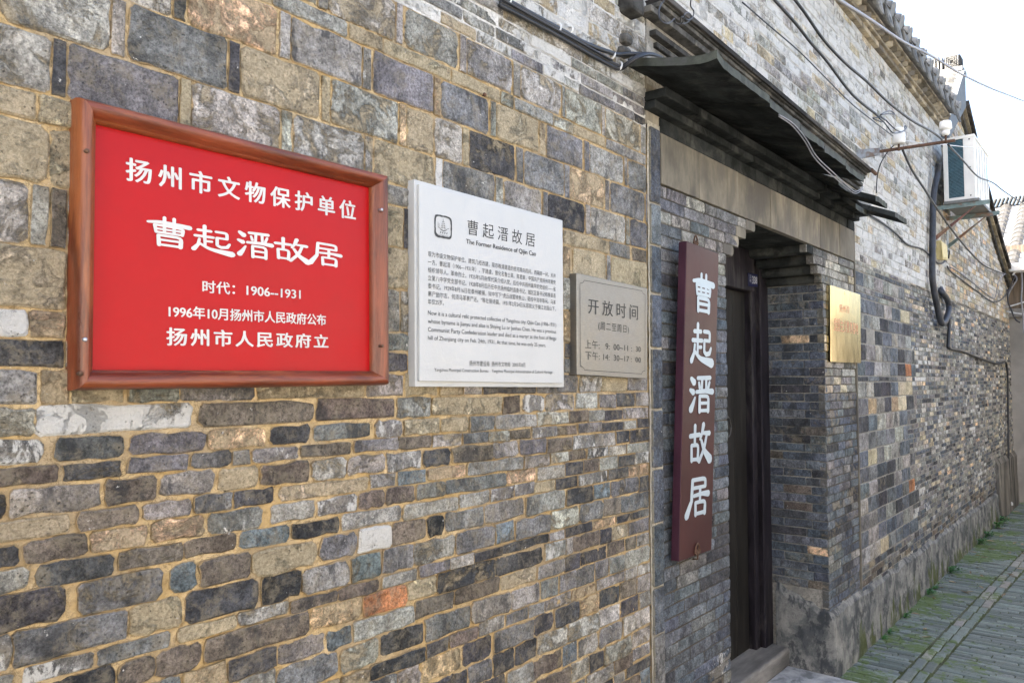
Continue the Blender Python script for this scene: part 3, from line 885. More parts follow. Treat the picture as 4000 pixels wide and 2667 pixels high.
        vs = bot + top; N = len(bot); fs = []
        for j in range(m):
            for i in range(n):
                a = j * W + i
                fs.append((a, a + 1, a + W + 1, a + W)); fs.append((N + a, N + a + W, N + a + W + 1, N + a + 1))
        for i in range(n):
            a = m * W + i; fs.append((a, a + 1, N + a + 1, N + a)); fs.append((i, N + i, N + i + 1, i + 1))
        for j in range(m):
            a = j * W; fs.append((a, a + W, N + a + W, N + a)); a = j * W + n; fs.append((a, N + a, N + a + W, a + W))
        mb.add(vs, fs)
        o = mb.build(name, [M['slab_dark'], M['slab_edge']], t)
        for pl in o.data.polygons:
            c = pl.center
            pl.material_index = 1 if (pl.normal.y < -0.5 or (lift_a and pl.normal.x < -.5)) else 0
        return o
    xs = [2.185, 2.62, 2.93, 3.22, 3.50, 3.783]
    for i in range(5):
        hoodslab(xs[i], xs[i + 1] - .003, 0.020 + 0.011 * i, lift_a=0.020 if i == 0 else 0.0)
    hoodslab(3.784, 4.14, 0.055, front=-0.20, za=-0.004)
    hoodslab(3.985, 4.20, 0.086, front=-0.315, za=-0.03)
    hoodslab(4.21, 4.42, 0.09, front=-0.16, za=-0.004)
    hoodslab(4.37, 4.622, 0.083, front=-0.315, za=-0.05)
    # fill on top of the hood
    mb = MB()
    mb.hexa([(2.25, -0.27, 2.566), (3.75, -0.27, 2.500), (3.80, 0.02, 2.600), (2.25, 0.02, 2.617), (2.25, -0.27, 2.572), (3.75, -0.27, 2.506), (3.80, 0.02, 2.606), (2.25, 0.02, 2.623)])
    mb.hexa([(3.80, -0.13, 2.52), (4.62, -0.13, 2.50), (4.80, 0.02, 2.56), (3.80, 0.02, 2.57), (3.80, -0.13, 2.545), (4.62, -0.13, 2.53), (4.80, 0.02, 2.61), (3.80, 0.02, 2.615)])
    mb.build('hood_bedding', M['plaster'], t)
    # threshold, posts, header
    mb = MB()
    a0 = 0.125
    mb.box((X_JL + .01, 0.20, 0.03), (X_JR - .006, 0.42, a0)); 
    mb.build('threshold', M['sill'], t, bevel=0.012)
    mb = MB(); mb.box((4.045, 0.292, 0.10), (X_JR - .004, 0.42, LT)); mb.box((3.985, 0.318, 0.10), (4.043, 0.42, LT)); mb.build('door_post', M['frame'], t, bevel=0.006)
    mb = MB(); mb.box((X_JL + .004, 0.292, 0.10), (X_JL + .11, 0.42, LT)); mb.build('door_post', M['frame'], t, bevel=0.006)
    zh = P(2870, 1122, .30).z
    mb = MB(); mb.box((X_JL + .112, 0.300, zh), (3.983, 0.42, LT)); mb.build('door_header', M['frame'], t, bevel=0.005)
    mb = MB(); mb.box((X_JL - .3, 0.425, 0), (X_JR + .3, 1.4, 2.9)); mb.build('interior_light_block', M['slab_dark'], t)  # solid dark box added behind the door to stop light leaking in
    return t
DOORWAY = build_doorway()

def rough_render(name, parent, fr, u0, u1, v0, vtopf, depth, mat, step=0.018):
    """cement render with an uneven upper edge, real thickness"""
    nu = max(2, int((u1 - u0) / step)); nv = 12
    vs = []; fs = []
    for i in range(nu + 1):
        u = u0 + (u1 - u0) * i / nu
        vt = vtopf(u)
        for j in range(nv + 1):
            v = v0 + (vt - v0) * j / nv
            w = fr(u, v)
            d = depth * (1 if j < nv else 0.25) * (1 - 0.25 * j / nv) + 0.006 * noise.noise(w * 7) + 0.004 * noise.noise(w * 25)
            vs.append(fr(u, v, d))
        vs.append(fr(u, vt, -0.01))
    H = nv + 2
    for i in range(nu):
        for j in range(nv + 1):
            a = i * H + j
            fs.append((a, a + H, a + H + 1, a + 1))
    mb = MB(); mb.add(vs, fs)
    # end caps
    for i in (0, nu):
        b = [i * H + j for j in range(H)] 
        q = [vs[x] for x in b] + [fr(u0 + (u1 - u0) * i / nu, v0, -0.01)]
        mb.add(q, [tuple(range(len(q)))])
    return mb.build(name, mat, parent, smooth=False, fix=False)
rough_render('plinth_render', DOORWAY, JAMB, -0.27, 0.032, 0, lambda u: 0.46 - 0.12 * max(0, (u + .30) / .3) + 0.02 * noise.noise(Vector((u * 30, 0, 5))), 0.03, M['plaster'])
rough_render('plinth_render', DOORWAY, WALL, X_JR - 0.028, X_GR, 0, lambda u: 0.345 + 0.012 * noise.noise(Vector((u * 14, 0, 5))), 0.032, M['plaster'])

# the door itself
def build_door():
    t = thing('wooden_door', 'black painted plank door with iron ring pull set deep in the doorway', 'door', (3.5, 0.36, 0.12))
    zh = P(2870, 1122, .30).z
    x = X_JL + .115
    while x < 3.98:
        b = min(x + random.uniform(.12, .17), 3.982)
        if 3.982 - b < .06: b = 3.982
        mb = MB(); mb.box((x + .0015, 0.352 + random.uniform(0, .003), 0.127), (b - .0015, 0.39, zh - .002))
        mb.build('plank', M['door'], t, centre=True, bevel=0.003)
        x = b
    mb = MB()
    c = P(2842, 1668, .33) + Vector((0.0, 0, 0))
    mb.tube([c + Vector((math.cos(a) * .04, 0, math.sin(a) * .05)) for a in [k * math.pi / 9 for k in range(19)]], 0.004, 6)
    mb.lathe(c + Vector((0, 0.025, 0.05)), (0, -1, 0), [(0, .02), (.004, .02), (.01, .01), (.028, .006)], 10)
    mb.build('ring_pull', plain('old_iron', (0.10, 0.095, 0.09), 0.5, 0.7), t, smooth=True)
build_door()

# ============================================================ right wall with eave
X_END1, X_END2 = 7.42, 11.42
def washnoise(u, v, lo=0.25, hi=1.0, k=1.3):
    n = noise.noise(Vector((u * k, v * 2.2, 9))) * .55 + random.choice([-.5, -.4, -.3, -.1, 0, .1, .3, .5])
    return max(0.0, min(1.0, (lo + hi) / 2 + n * (hi - lo)))

def build_right_wall():
    t = thing('brick_wall', 'long grey brick wall right of the doorway, limewashed above and tiled at the eave', 'wall', (5.5, 0.15, 0))
    specs = []
    # tall set-on-edge courses next to the doorway (x 4.74-5.75), low, between small brick above and below
    def zpx(x, y): return P(x, y).z
    X1 = P(3555, 1500).x
    rows = []
    z = zpx(3400, 2190)
    ztop = zpx(3400, 1040)
    while z < ztop - .02:
        hh = 0.034 if random.random() < .13 else random.uniform(.088, .104)
        rows.append((z, min(z + hh, ztop), hh < .05)); z += hh
    hole_c = P(3405, 1295)
    for (z0, z1, flat) in rows:
        u = X_GR + .012
        xe = X1 + random.uniform(-.12, .18)
        while u < xe:
            L = random.uniform(.17, .24) * (1.1 if flat else 1)
            b = min(u + L, xe)
            if xe - b < .06: b = xe
            hole = (u < hole_c.x < b) and (z0 < hole_c.z < z1) and not flat
            if not hole:
                specs.append(dict(u0=u + .003, u1=b - .003, v0=z0 + .003, v1=z1 - .003, sand=.35, code=wpick('ggmpmkgstkgpgmml') if random.random() > .035 else wpick('oOo'), wash=random.choice([0, .1, .25, .4]), proud=random.uniform(.002, .007), rnd=.07, jit=.8, joint=(.42, .40, .36)))
            u = b
        u = xe
        # small bricks continuing each tall row
        parts = 1 if flat else 3
        for q in range(parts):
            a0 = z0 + (z1 - z0) * q / parts; a1 = z0 + (z1 - z0) * (q + 1) / parts
            uu = xe
            while uu < X_END2:
                L = random.uniform(.08, .20); b = min(uu + L, X_END2)
                lowish = a0 < 1.9
                dz = .004 * noise.noise(Vector((uu * 2, a0 * 5, 4)))
                specs.append(dict(u0=uu + .002, u1=b - .004, v0=a0 + .002 + dz, v1=a1 - .002 + dz, sand=.4, code=wpick('ggmpmsgpgktl') if random.random() > .02 else 'o', wash=washnoise(uu, a0, .02, .6), rough=random.choice([.1, .3, .5]), proud=random.uniform(.001, .009), rnd=.12, jit=.9, joint=(.36, .33, .27)))
                uu = b
    # below the tall courses
    z = 0.26
    zb = rows[0][0]
    while z < zb - .01:
        h = random.uniform(.036, .044); z1 = min(z + h, zb)
        if zb - z1 < .015: z1 = zb
        u = X_GR + .012
        while u < X_END2:
            L = random.uniform(.09, .22); b = min(u + L, X_END2)
            specs.append(dict(u0=u + .002, u1=b - .003, v0=z + .002, v1=z1 - .002, sand=.4, code=wpick('ggmmpknslklg'), wash=washnoise(u, z, .0, .4), rough=random.choice([.1, .3, .6]), proud=random.uniform(.001, .011), rnd=.12, jit=1.0, joint=(.36, .33, .27)))
            u = b
        z = z1
    low = [s for s in specs]
    # limewashed small brick up to the eave, sky brightness added into its colour
    up = []
    z = ztop
    while z < 3.70 - .005:
        h = random.uniform(.046, .054); z1 = min(z + h, 3.70)
        if 3.70 - z1 < .02: z1 = 3.70
        for (ua, ub) in ((X_GR + .012, X_END1),) if z < 2.66 else ((X_PIL0 + .0, X_END1),):
            u = ua - random.uniform(0, .1)
            while u < ub:
                L = random.choice([.11, .22, .2, .13]) * random.uniform(.9, 1.1); b = min(u + L, ub)
                a = max(u, ua)
                if b - a > .02:
                    up.append(dict(u0=a + .002, u1=b - .002, v0=z + .0018, v1=z1 - .0018, sand=.45, code=wpick('ssssstsgWt'), wash=washnoise(a, z, .5, .98, .9) if z > 2.0 + .35 * noise.noise(Vector((a, 0, 0))) else washnoise(a, z, .1, .6), proud=random.uniform(.001, .006), rnd=.1, jit=.8, joint=(.58, .56, .52)))
                u = b
        z = z1
    emit(t, low, 150)
    emit(t, up, 150, rest='limewashed_brickwork')
    sheet(t, WALL, X_GR, X_END1, 0, ztop, 0.03, M['mortar_grey'], amp=.002, n0=0)
    sheet(t, WALL, X_GR, X_END1, ztop, 3.70, 0.03, M['mortar_white'], amp=.002, n0=0, name='limewashed_mortar')
    sheet(t, WALL, X_PIL0, X_GR, 2.66, 3.70, 0.03, M['mortar_white'], amp=.002, n0=0, name='limewashed_mortar')
    sheet(t, WALL, X_END1, X_END2, 0, ztop, 0.04, M['mortar_grey'], amp=.002, n0=0)
    mb = MB(); mb.box((X_GR, .012, 0), (X_END2, .30, 2.3)); mb.box((X_GR, .012, 2.3), (X_END1, .30, 3.69)); mb.box((X_PIL0 + .1, .012, 2.93), (X_GR - .001, .30, 3.69))
    mb.build('wall_core', M['core'], t)
    # thin vertical fillet between pier and wall
    mb = MB(); mb.box((X_GR - .008, -.012, .30), (X_GR + .010, .02, 2.43)); mb.build('fillet', M['slab'], t, bevel=.003)
    rough_render('plinth_render', t, WALL, X_GR, 9.9, 0, lambda u: 0.335 - .004 * (u - 4.7) + .022 * noise.noise(Vector((u * 5, 1, 5))) + .006 * noise.noise(Vector((u * 19, 1, 5))), 0.030, M['plaster'], step=.05)
    rough_render('worn_render', t, WALL, 9.9, X_END2 + .02, 0, lambda u: 0.66 + .02 * noise.noise(Vector((u * 5, 1, 5))), 0.045, plain('stained_render', (.17, .155, .13), .9, var=.3, scale=5, bump=.008, stretch=(1.5, 1.5, .3), col2=(.03, .028, .026)), step=.06)
    # stacked ledges of the gate cornice above the hood
    led = []
    for px, py, pr, h in ((2563, 183, .02, .018), (2563, 133, .035, .020), (2543, 40, .050, .022), (2578, 22, .062, .018), (2594, 8, .072, .014), (2604, -4, .085, .020)):
        a = P(px, py, -pr); led.append([a.x, a.z, pr, h])
    zr_ = P(3365, 640, -.085).z + 0.020
    top_l = led[5][1]
    for i, L_ in enumerate(led):
        L_.append(zr_ - .02 - (top_l - L_[1]) * .8)
    for i, (xs_, zl_, pr, h, zr2) in enumerate(led):
        u = xs_
        xe = 4.84 + .02 * i / 6
        def zf(x): return zl_ + (zr2 - zl_) * (x - xs_) / (xe - xs_)
        while u < xe - .02:
            L = random.uniform(.3, .55) if i != 5 else random.uniform(.7, 1.1); b = min(u + L, xe)
            if xe - b < .15: b = xe
            mb = MB()
            p_ = pr + random.uniform(-.003, .003); za_, zb_ = zf(u), zf(b)
            mb.hexa([(u + .002, -p_, za_), (b - .002, -p_, zb_), (b - .002, .012, zb_), (u + .002, .012, za_), (u + .002, -p_, za_ + h), (b - .002, -p_, zb_ + h), (b - .002, .012, zb_ + h), (u + .002, .012, za_ + h)])
            mb.build('ledge_tile', M['ledge'] if i < 5 else M['ledge_dark'], t, centre=True, bevel=.002)
            u = b
    mb = MB(); mb.hexa([(X_PIL0, -.008, 2.56), (4.82, -.008, 2.50), (4.82, .012, 2.50), (X_PIL0, .012, 2.56), (X_PIL0, -.008, led[5][1]), (4.82, -.008, led[5][4]), (4.82, .012, led[5][4]), (X_PIL0, .012, led[5][1])]); mb.build('cornice_bedding', M['mortar_grey'], t)
    mb = MB(); mb.tube([(4.83, -.085, led[5][4] + .01), (4.91, -.09, led[5][4])], .011, 10); mb.build('pipe_end', M['rust'], t)
    # broken block at the top left of the cornice
    for (px, py, w, h, pr) in ((2495, 12, .085, .065, .055), (2462, 150, .05, .035, .03), (2455, 200, .06, .03, .03)):
        q = P(px, py, -pr)
        mb = MB(); mb.box((q.x - w / 2, -pr, q.z - h / 2), (q.x + w / 2, .01, q.z + h / 2)); mb.build('broken_block', M['ledge'], t, centre=True, bevel=.012)
    return t
M['ledge'] = plain('sooty_ledge_tile', (.075, .073, .068), .9, spec=.1, var=.3, scale=16, bump=.004, col2=(.15, .14, .12), rnd=.3)
M['ledge_dark'] = plain('tarred_board', (.03, .028, .026), .85, spec=.1, var=.3, scale=16, bump=.004, stretch=(.2, 1, 1), col2=(.11, .10, .09))
RW = build_right_wall()

M['tile'] = plain('grey_roof_tile', (.15, .15, .145), .8, var=.25, scale=14, bump=.003, col2=(.24, .23, .21), rnd=.25)
M['eave_brick'] = plain('tan_eave_brick', (.30, .255, .18), .88, var=.25, scale=11, bump=.004, col2=(.17, .15, .125), rnd=.4)
M['limep'] = plain('lime_putty', (.20, .205, .205), .85, var=.08, scale=14, bump=.003)
def build_eave():
    t = thing('tiled_eave', 'corbelled brick eave with hanging drip tiles along the top of the long wall', 'eave', (5.0, 0.0, 3.7))
    x0, x1 = 2.6, X_END1
    def row(n, z0, z1, pr, L, name, mat, gap=.003, prv=.002):
        u = x0
        while u < x1:
            b = u + L * random.uniform(.95, 1.05)
            mb = MB(); mb.box((u + gap, -pr + random.uniform(-prv, prv), z0), (b - gap, .1, z1))
            mb.build(name, mat, t, centre=True, bevel=.002)
            u = b
    row(0, 3.703, 3.735, .030, .13, 'corbel_brick', M['eave_brick'])
    row(1, 3.738, 3.756, .048, .24, 'corbel_tile', M['eave_brick'])
    u = x0
    while u < x1:      # dog-tooth bricks
        mb = MB()
        c = Vector((u + .05, -.018, 3.759)); r = .062
        mb.hexa([c + Vector((-r, .02, 0)), c + Vector((0, -r * .9, 0)), c + Vector((r, .02, 0)), c + Vector((0, .08, 0)), c + Vector((-r, .02, .036)), c + Vector((0, -r * .9, .036)), c + Vector((r, .02, .036)), c + Vector((0, .08, .036))])
        mb.build('dogtooth_brick', M['eave_brick'], t, centre=True)
        u += .105
    row(3, 3.798, 3.815, .082, .24, 'corbel_tile', M['eave_brick'])
    # pan tiles with drips between cover tiles
    u = x0; i = 0
    pitch = .225
    dz = -.06
    while u < x1:
        # pan (concave up) strip falling outwards and its hanging tongue
        mb = MB(); n = 6; vs = []; fs = []
        for k in range(n + 1):
            a = -1 + 2 * k / n
            zc = 3.832 + .028 * a * a
            vs += [Vector((u + a * .095, -.138, zc - .0)), Vector((u + a * .095, .35, zc + .20)), Vector((u + a * .095, -.138, zc + .012)), Vector((u + a * .095, .35, zc + .212))]
        for k in range(n):
            a = k * 4; b = a + 4
            fs += [(a, a + 1, b + 1, b), (a + 2, b + 2, b + 3, a + 3), (a, b, b + 2, a + 2), (a + 1, a + 3, b + 3, b + 1)]
        mb.add(vs, fs); mb.build('pan_tile', M['tile'], t, smooth=True)
        mb = MB(); vs = []; m = 8
        for y in (-.140, -.130):
            for k in range(m + 1):
                a = -1 + 2 * k / m
                vs.append(Vector((u + a * .060, y - .02 * (1 - abs(a)) , 3.834 + .028 * a * a)))
            for k in range(m + 1):
                a = 1 - 2 * k / m
                vs.append(Vector((u + a * .050, y - .035 * (1 - abs(a)), 3.834 + .028 * a * a - .125 * (1 - a * a) ** .6 - .004)))
        N = 2 * (m + 1)
        fs = [tuple(range(N)), tuple(range(2 * N - 1, N - 1, -1))] + [(k, N + k, N + (k + 1) % N, (k + 1) % N) for k in range(N)]
        mb.add(vs, fs); mb.build('drip_tile', M['tile'], t)
        # cover tile with a lime-pointed end
        c = u + pitch / 2
        mb = MB(); vs = []; fs = []; n = 8
        for y, zz in ((-.148, 3.862), (.35, 4.062)):
            for rr in (.064, .050):
                for k in range(n + 1):
                    a = math.pi * k / n
                    vs.append(Vector((c + math.cos(a) * rr, y, zz + math.sin(a) * rr)))
        W = n + 1
        for k in range(n):
            fs += [(k, k + 1, 2 * W + k + 1, 2 * W + k), (W + k, 3 * W + k, 3 * W + k + 1, W + k + 1), (k, W + k, W + k + 1, k + 1), (2 * W + k, 2 * W + k + 1, 3 * W + k + 1, 3 * W + k)]
        mb.add(vs, fs); mb.build('cover_tile', M['tile'], t, smooth=True)
        mb = MB(); mb.lathe((c, -.146, 3.872), (0, 1, .38), [(0, .046), (.02, .049)], 10); mb.build('lime_plug', M['limep'], t)
        u += pitch; i += 1
    mb = MB(); mb.hexa([(x0, -.10, 3.818), (x1, -.10, 3.818), (x1, .35, 3.99), (x0, .35, 3.99), (x0, -.13, 3.832), (x1, -.13, 3.832), (x1, .35, 4.012), (x0, .35, 4.012)])
    mb.build('roof_boarding', M['tile'], t)
    mb = MB(); mb.hexa([(x0 - 1, .34, 3.98), (x1, .34, 3.98), (x1, 2.6, 4.8), (x0 - 1, 2.6, 4.8), (x0 - 1, .34, 4.03), (x1, .34, 4.03), (x1, 2.6, 4.86), (x0 - 1, 2.6, 4.86)])
    mb.build('roof_slope', M['tile'], t)
build_eave()

def build_gable():
    t = thing('gable_house', 'house end with sloping tiled verge and ridge block rising beyond the long wall', 'house', (9.0, 0.2, 2.3))
    xa, za = 8.35, 4.10
    xb, zb = 11.42, P(3930, 1120).z
    def topz(x):
        if x < xa: return za - (xa - x) * .62
        f = (x - xa) / (xb - xa)
        return za + (zb - za) * f - .10 * math.sin(math.pi * f)
    specs = []
    z = 2.20
    z = P(3400, 1040).z
    while z < 4.15:
        h = random.uniform(.046, .054)
        u = X_END1 - random.uniform(0, .2)
        while u < X_END2:
            L = random.choice([.12, .23, .2]) * random.uniform(.9, 1.1); b = min(u + L, X_END2)
            a = max(u, X_END1)
            if b - a > .02 and topz((a + b) / 2) > z + h * .8:
                specs.append(dict(u0=a + .002, u1=b - .002, v0=z + .002, v1=z + h - .002, sand=.6, code=wpick('sttsgsto'), wash=washnoise(a, z, .15, .8, .8), proud=random.uniform(.001, .006), rnd=.1, jit=.8, joint=(.5, .46, .40)))
            u = b
        z += h
    emit(t, specs, 300)
    n = 30
    mb = MB()
    vs = []; fs = []
    for i in range(n + 1):
        x = X_END1 + (X_END2 - X_END1) * i / n
        vs += [Vector((x, 0.0, 2.2)), Vector((x, 0.0, topz(x))), Vector((x, .3, topz(x))), Vector((x, .3, 2.2))]
    for i in range(n):
        a = i * 4
        for k in range(4):
            fs.append((a + k, a + 4 + k, a + 4 + (k + 1) % 4, a + (k + 1) % 4))
    fs += [(0, 1, 2, 3), (n * 4 + 3, n * 4 + 2, n * 4 + 1, n * 4)]
    mb.add(vs, fs); mb.build('gable_core', M['mortar_grey'], t)
    # verge bands stepping out, one tile at a time
    for (pr, off, h, mat) in ((.028, -.02, .055, 'ledge'), (.055, .037, .02, 'eave_brick'), (.085, .058, .05, 'ledge_dark')):
        x = xa
        while x < xb + .05:
            L = .24; b = x + L
            z0, z1 = topz(min(x, xb)), topz(min(b, xb))
            mb = MB(); g = .004
            mb.hexa([(x + g, -pr, z0 + off), (b - g, -pr, z1 + off), (b - g, .3, z1 + off), (x + g, .3, z0 + off), (x + g, -pr, z0 + off + h), (b - g, -pr, z1 + off + h), (b - g, .3, z1 + off + h), (x + g, .3, z0 + off + h)])
            mb.build('verge_tile', M[mat], t, centre=True)
            x = b
    # roof planes either side of the ridge (ridge runs away from the alley)
    mb = MB()
    mb.hexa([(xa, 0, za + .10), (xb + .1, 0, zb + .10), (xb + .1, 6, zb + .10), (xa, 6, za + .10), (xa, 0, za + .14), (xb + .1, 0, zb + .14), (xb + .1, 6, zb + .14), (xa, 6, za + .14)])
    mb.build('roof_slope', M['tile'], t)
    # near slope: plastered verge and curved overlapping tiles
    mb = MB()
    mb.hexa([(7.42, -.06, 3.60), (xa, -.06, za + .05), (xa, .02, za + .05), (7.42, .02, 3.60), (7.42, -.06, 3.74), (xa, -.06, za + .42), (xa, .02, za + .42), (7.42, .02, 3.74)])
    mb.build('verge_plaster', plain('blue_white_plaster', (.14, .16, .175), .85, var=.1, scale=6), t)
    for i in range(16):
        f = i / 15
        x = 7.46 + (xa - 7.46) * f
        z = 3.80 + (za + .38 - 3.80) * f ** 1.1
        mb = MB(); vs = []; fs = []; m = 8
        for dx, rr in ((0, .085), (.10, .075)):
            for k in range(m + 1):
                a = math.pi * k / m
                vs.append(Vector((x + dx, .08 + math.cos(a) * rr * 1.3, z + dx * .5 + math.sin(a) * rr)))
        for k in range(m): fs.append((k, k + 1, m + 2 + k, m + 1 + k))
        fs.append(tuple(range(m + 1)))
        mb.add(vs, fs); mb.build('verge_cover_tile', M['tile'], t)
    mb = MB(); mb.hexa([(7.42, .1, 3.72), (xa, .1, za + .3), (xa, 6, za + .3), (7.42, 6, 3.72), (7.42, .1, 3.76), (xa, .1, za + .36), (xa, 6, za + .36), (7.42, 6, 3.76)])
    mb.build('roof_slope', M['tile'], t)
    # ridge: base band, slats on edge, end block with key pattern
    def at(px, py, Y): return P(px, py, Y)
    Xr = 8.35
    def yz(px, py): q = PX(px, py, Xr); return q.y, q.z
    y1, zt = yz(3747, 210); y0, zb_ = yz(3692, 268)
    y0 = PX(3692, 250, Xr).y; y1 = PX(3747, 250, Xr).y
    zt = PX(3720, 218, Xr).z; zb_ = PX(3720, 268, Xr).z
    yl, yr = min(y0, y1), max(y0, y1)
    mb = MB(); mb.box((Xr, yl - .01, zb_), (Xr + .16, yr + .01, zt)); o = mb.build('ridge_block', M['ledge'], t, bevel=.008)
    c = Vector((Xr - .004, (yl + yr) / 2, (zb_ + zt) / 2)); w = (yr - yl) / 2; h = (zt - zb_) / 2
    mb = MB()
    for q in (.86, .60, .34):
        for (a0, b0, a1, b1) in ((-q, -q, q, -q), (q, -q, q, q), (q, q, -q, q), (-q, q, -q, -q + .24)):
            mb.tube([(c.x, c.y + a0 * w, c.z + b0 * h), (c.x, c.y + a1 * w, c.z + b1 * h)], .008, 4)
    mb.build('key_pattern', M['tile'], o)
    mb = MB(); mb.box((Xr - .03, yl - .03, zb_ - .045), (Xr + .2, 3.0, zb_ - .002)); mb.build('ridge_band', M['limep'], t)
    mb = MB(); mb.box((Xr - .0, yl + .0, za), (Xr + .17, 3.0, zb_ - .047)); mb.build('ridge_base', plain('weathered_plaster', (.12, .14, .155), .9, var=.2, scale=5), t)
    y = yr + .03
    while y < 2.2:
        mb = MB(); mb.box((Xr + .02, y, zb_ + .0), (Xr + .16, y + .016, zb_ + .15 + random.uniform(-.01, .008))); mb.build('ridge_slat_tile', M['tile'], t, centre=True)
        y += .030
build_gable()

def build_far_house():
    t = thing('rendered_house', 'grey rendered house with pale tiled roof closing the far end of the alley', 'house', (11.8, -1.4, 0))
    X = 11.62
    zt = PX(3970, 1240, X).z
    rm = plain('stained_grey_render', (.235, .22, .20), .9, var=.14, scale=1.4, bump=.004, col2=(.17, .155, .14))
    mb = MB(); mb.box((X, -1.6, 0), (X + .25, .6, zt)); mb.build('wall', rm, t)
    mb = MB(); mb.box((X - .06, -1.6, zt + .002), (X + .25, .6, zt + .11)); mb.build('lintel_beam', plain('concrete_beam', (.27, .26, .24), .85, var=.15, scale=6), t, bevel=.01)
    z2 = PX(3970, 1065, X - .35).z
    mb = MB(); mb.box((X + .05, -1.6, zt + .11), (X + .22, .6, z2 + .4)); mb.build('upper_boards', plain('weathered_board', (.16, .125, .095), .85, var=.25, scale=6, stretch=(1, 4, .3)), t)
    y = -1.55
    while y < .5:
        mb = MB(); mb.box((X + .02, y, zt + .112), (X + .048, y + .05, z2 + .12)); mb.build('post', plain('post_timber', (.10, .075, .06), .8, var=.2) if 'post_t' not in M else M['post_t'], t)
        y += .62
    # gable end kept low; roof slope facing down the alley
    xe = X - .35; xr = X + 1.55
    zr = PX(3990, 812, xr).z
    sl = (zr - z2) / (xr - xe)
    mb = MB(); mb.hexa([(xe, -1.75, z2), (xr, -1.75, zr), (xr, .55, zr), (xe, .55, z2), (xe, -1.75, z2 + .03), (xr, -1.75, zr + .03), (xr, .55, zr + .03), (xe, .55, z2 + .03)])
    mb.build('roof_boarding', M['mossy_tile'], t)
    mb = MB(); mb.hexa([(xr, -1.75, zr), (xr + 2.2, -1.75, zr - 1.2), (xr + 2.2, .55, zr - 1.2), (xr, .55, zr), (xr, -1.75, zr + .03), (xr + 2.2, -1.75, zr - 1.17), (xr + 2.2, .55, zr - 1.17), (xr, .55, zr + .03)])
    mb.build('rear_slope', M['mossy_tile'], t)
    stuff = MB()
    cols = []
    y = .42
    while y > -1.6:
        cols.append(y); y -= .235
    for ci, yc in enumerate(cols):
        for i in range(15):
            f = i / 15
            x = xe + (xr - xe) * f; z = z2 + .03 + (zr - z2) * f
            L = (xr - xe) / 15 * 1.18
            m = 6
            # cover tile
            vs = []; fs = []
            for dx, rr in ((0, .078), (L, .068)):
                for k in range(m + 1):
                    a = math.pi * k / m
                    vs.append(Vector((x + dx, yc + math.cos(a) * rr, z + dx * sl + math.sin(a) * rr * .95 + (0.012 if dx == 0 else 0))))
            for k in range(m): fs.append((k, k + 1, m + 2 + k, m + 1 + k))
            fs.append(tuple(range(m + 1)))
            if ci < 5:
                mb = MB(); mb.add(vs, fs); mb.build('cover_tile', M['pale_tile'], t, centre=True, smooth=False)
            else: stuff.add(vs, fs)
            vs = []; fs = []
            yp = yc - .1175
            for dx in (0, L):
                for k in range(m + 1):
                    a = math.pi * k / m
                    vs.append(Vector((x + dx, yp + math.cos(a) * .09, z + dx * sl + .05 - math.sin(a) * .035 + (0.012 if dx == 0 else 0))))
            for k in range(m): fs.append((k, k + 1, m + 2 + k, m + 1 + k))
            if ci < 5:
                mb = MB(); mb.add(vs, fs); mb.build('pan_tile', M['white_tile'], t, centre=True, smooth=False)
            else: stuff.add(vs, fs)
    o = stuff.build('roof_tiles', M['pale_tile'], t); o['kind'] = 'stuff'
    y = .5
    while y > -1.3:
        mb = MB(); mb.hexa([(xr - .06, y, zr + .05), (xr + .06, y, zr + .05), (xr + .06, y + .018, zr + .05), (xr - .06, y + .018, zr + .05), (xr - .06, y - .05, zr + .17), (xr + .06, y - .05, zr + .17), (xr + .06, y - .032, zr + .17), (xr - .06, y - .032, zr + .17)])
        mb.build('ridge_slat_tile', M['mossy_tile'], t, centre=True)
        y -= .05
M['pale_tile'] = plain('pale_grey_tile', (.085, .083, .08), .8, var=.2, scale=14, bump=.002)
M['white_tile'] = plain('bleached_tile', (.24, .245, .25), .7, var=.15, scale=14, bump=.002)
M['mossy_tile'] = plain('dark_old_tile', (.10, .10, .095), .85, var=.25, scale=14)
M['post_t'] = plain('post_timber', (.10, .075, .06), .8, var=.2)
build_far_house()

# opposite side of the alley (behind and right of the camera): pale rendered house that shades and brightens the lane
def build_opposite():
    t = thing('opposite_house', 'pale rendered house along the other side of the alley, outside the picture', 'house', (5, -2.6, 0))
    mb = MB(); mb.box((-7, -2.75, 0), (12.4, -2.42, 2.35)); mb.build('wall', plain('cream_render', (.58, .57, .54), .9, var=.08, scale=3), t)
    mb = MB(); mb.hexa([(-7, -2.36, 2.36), (12.5, -2.36, 2.36), (12.5, -5.5, 3.1), (-7, -5.5, 3.1), (-7, -2.36, 2.41), (12.5, -2.36, 2.41), (12.5, -5.5, 3.15), (-7, -5.5, 3.15)])
    mb.build('roof', M['tile'], t)
    mb = MB(); mb.hexa([(8.8, -6.0, 0), (13.5, -6.0, 0), (13.5, -2.40, 0), (8.8, -2.40, 0), (8.8, -6.0, 3.5), (12.4, -6.0, 3.5), (12.4, -2.40, 3.5), (8.8, -2.40, 3.5)])
    mb.build('taller_wall', plain('grey_opposite_render', (.34, .32, .27), .9, var=.08, scale=3), t)
    return t
build_opposite()

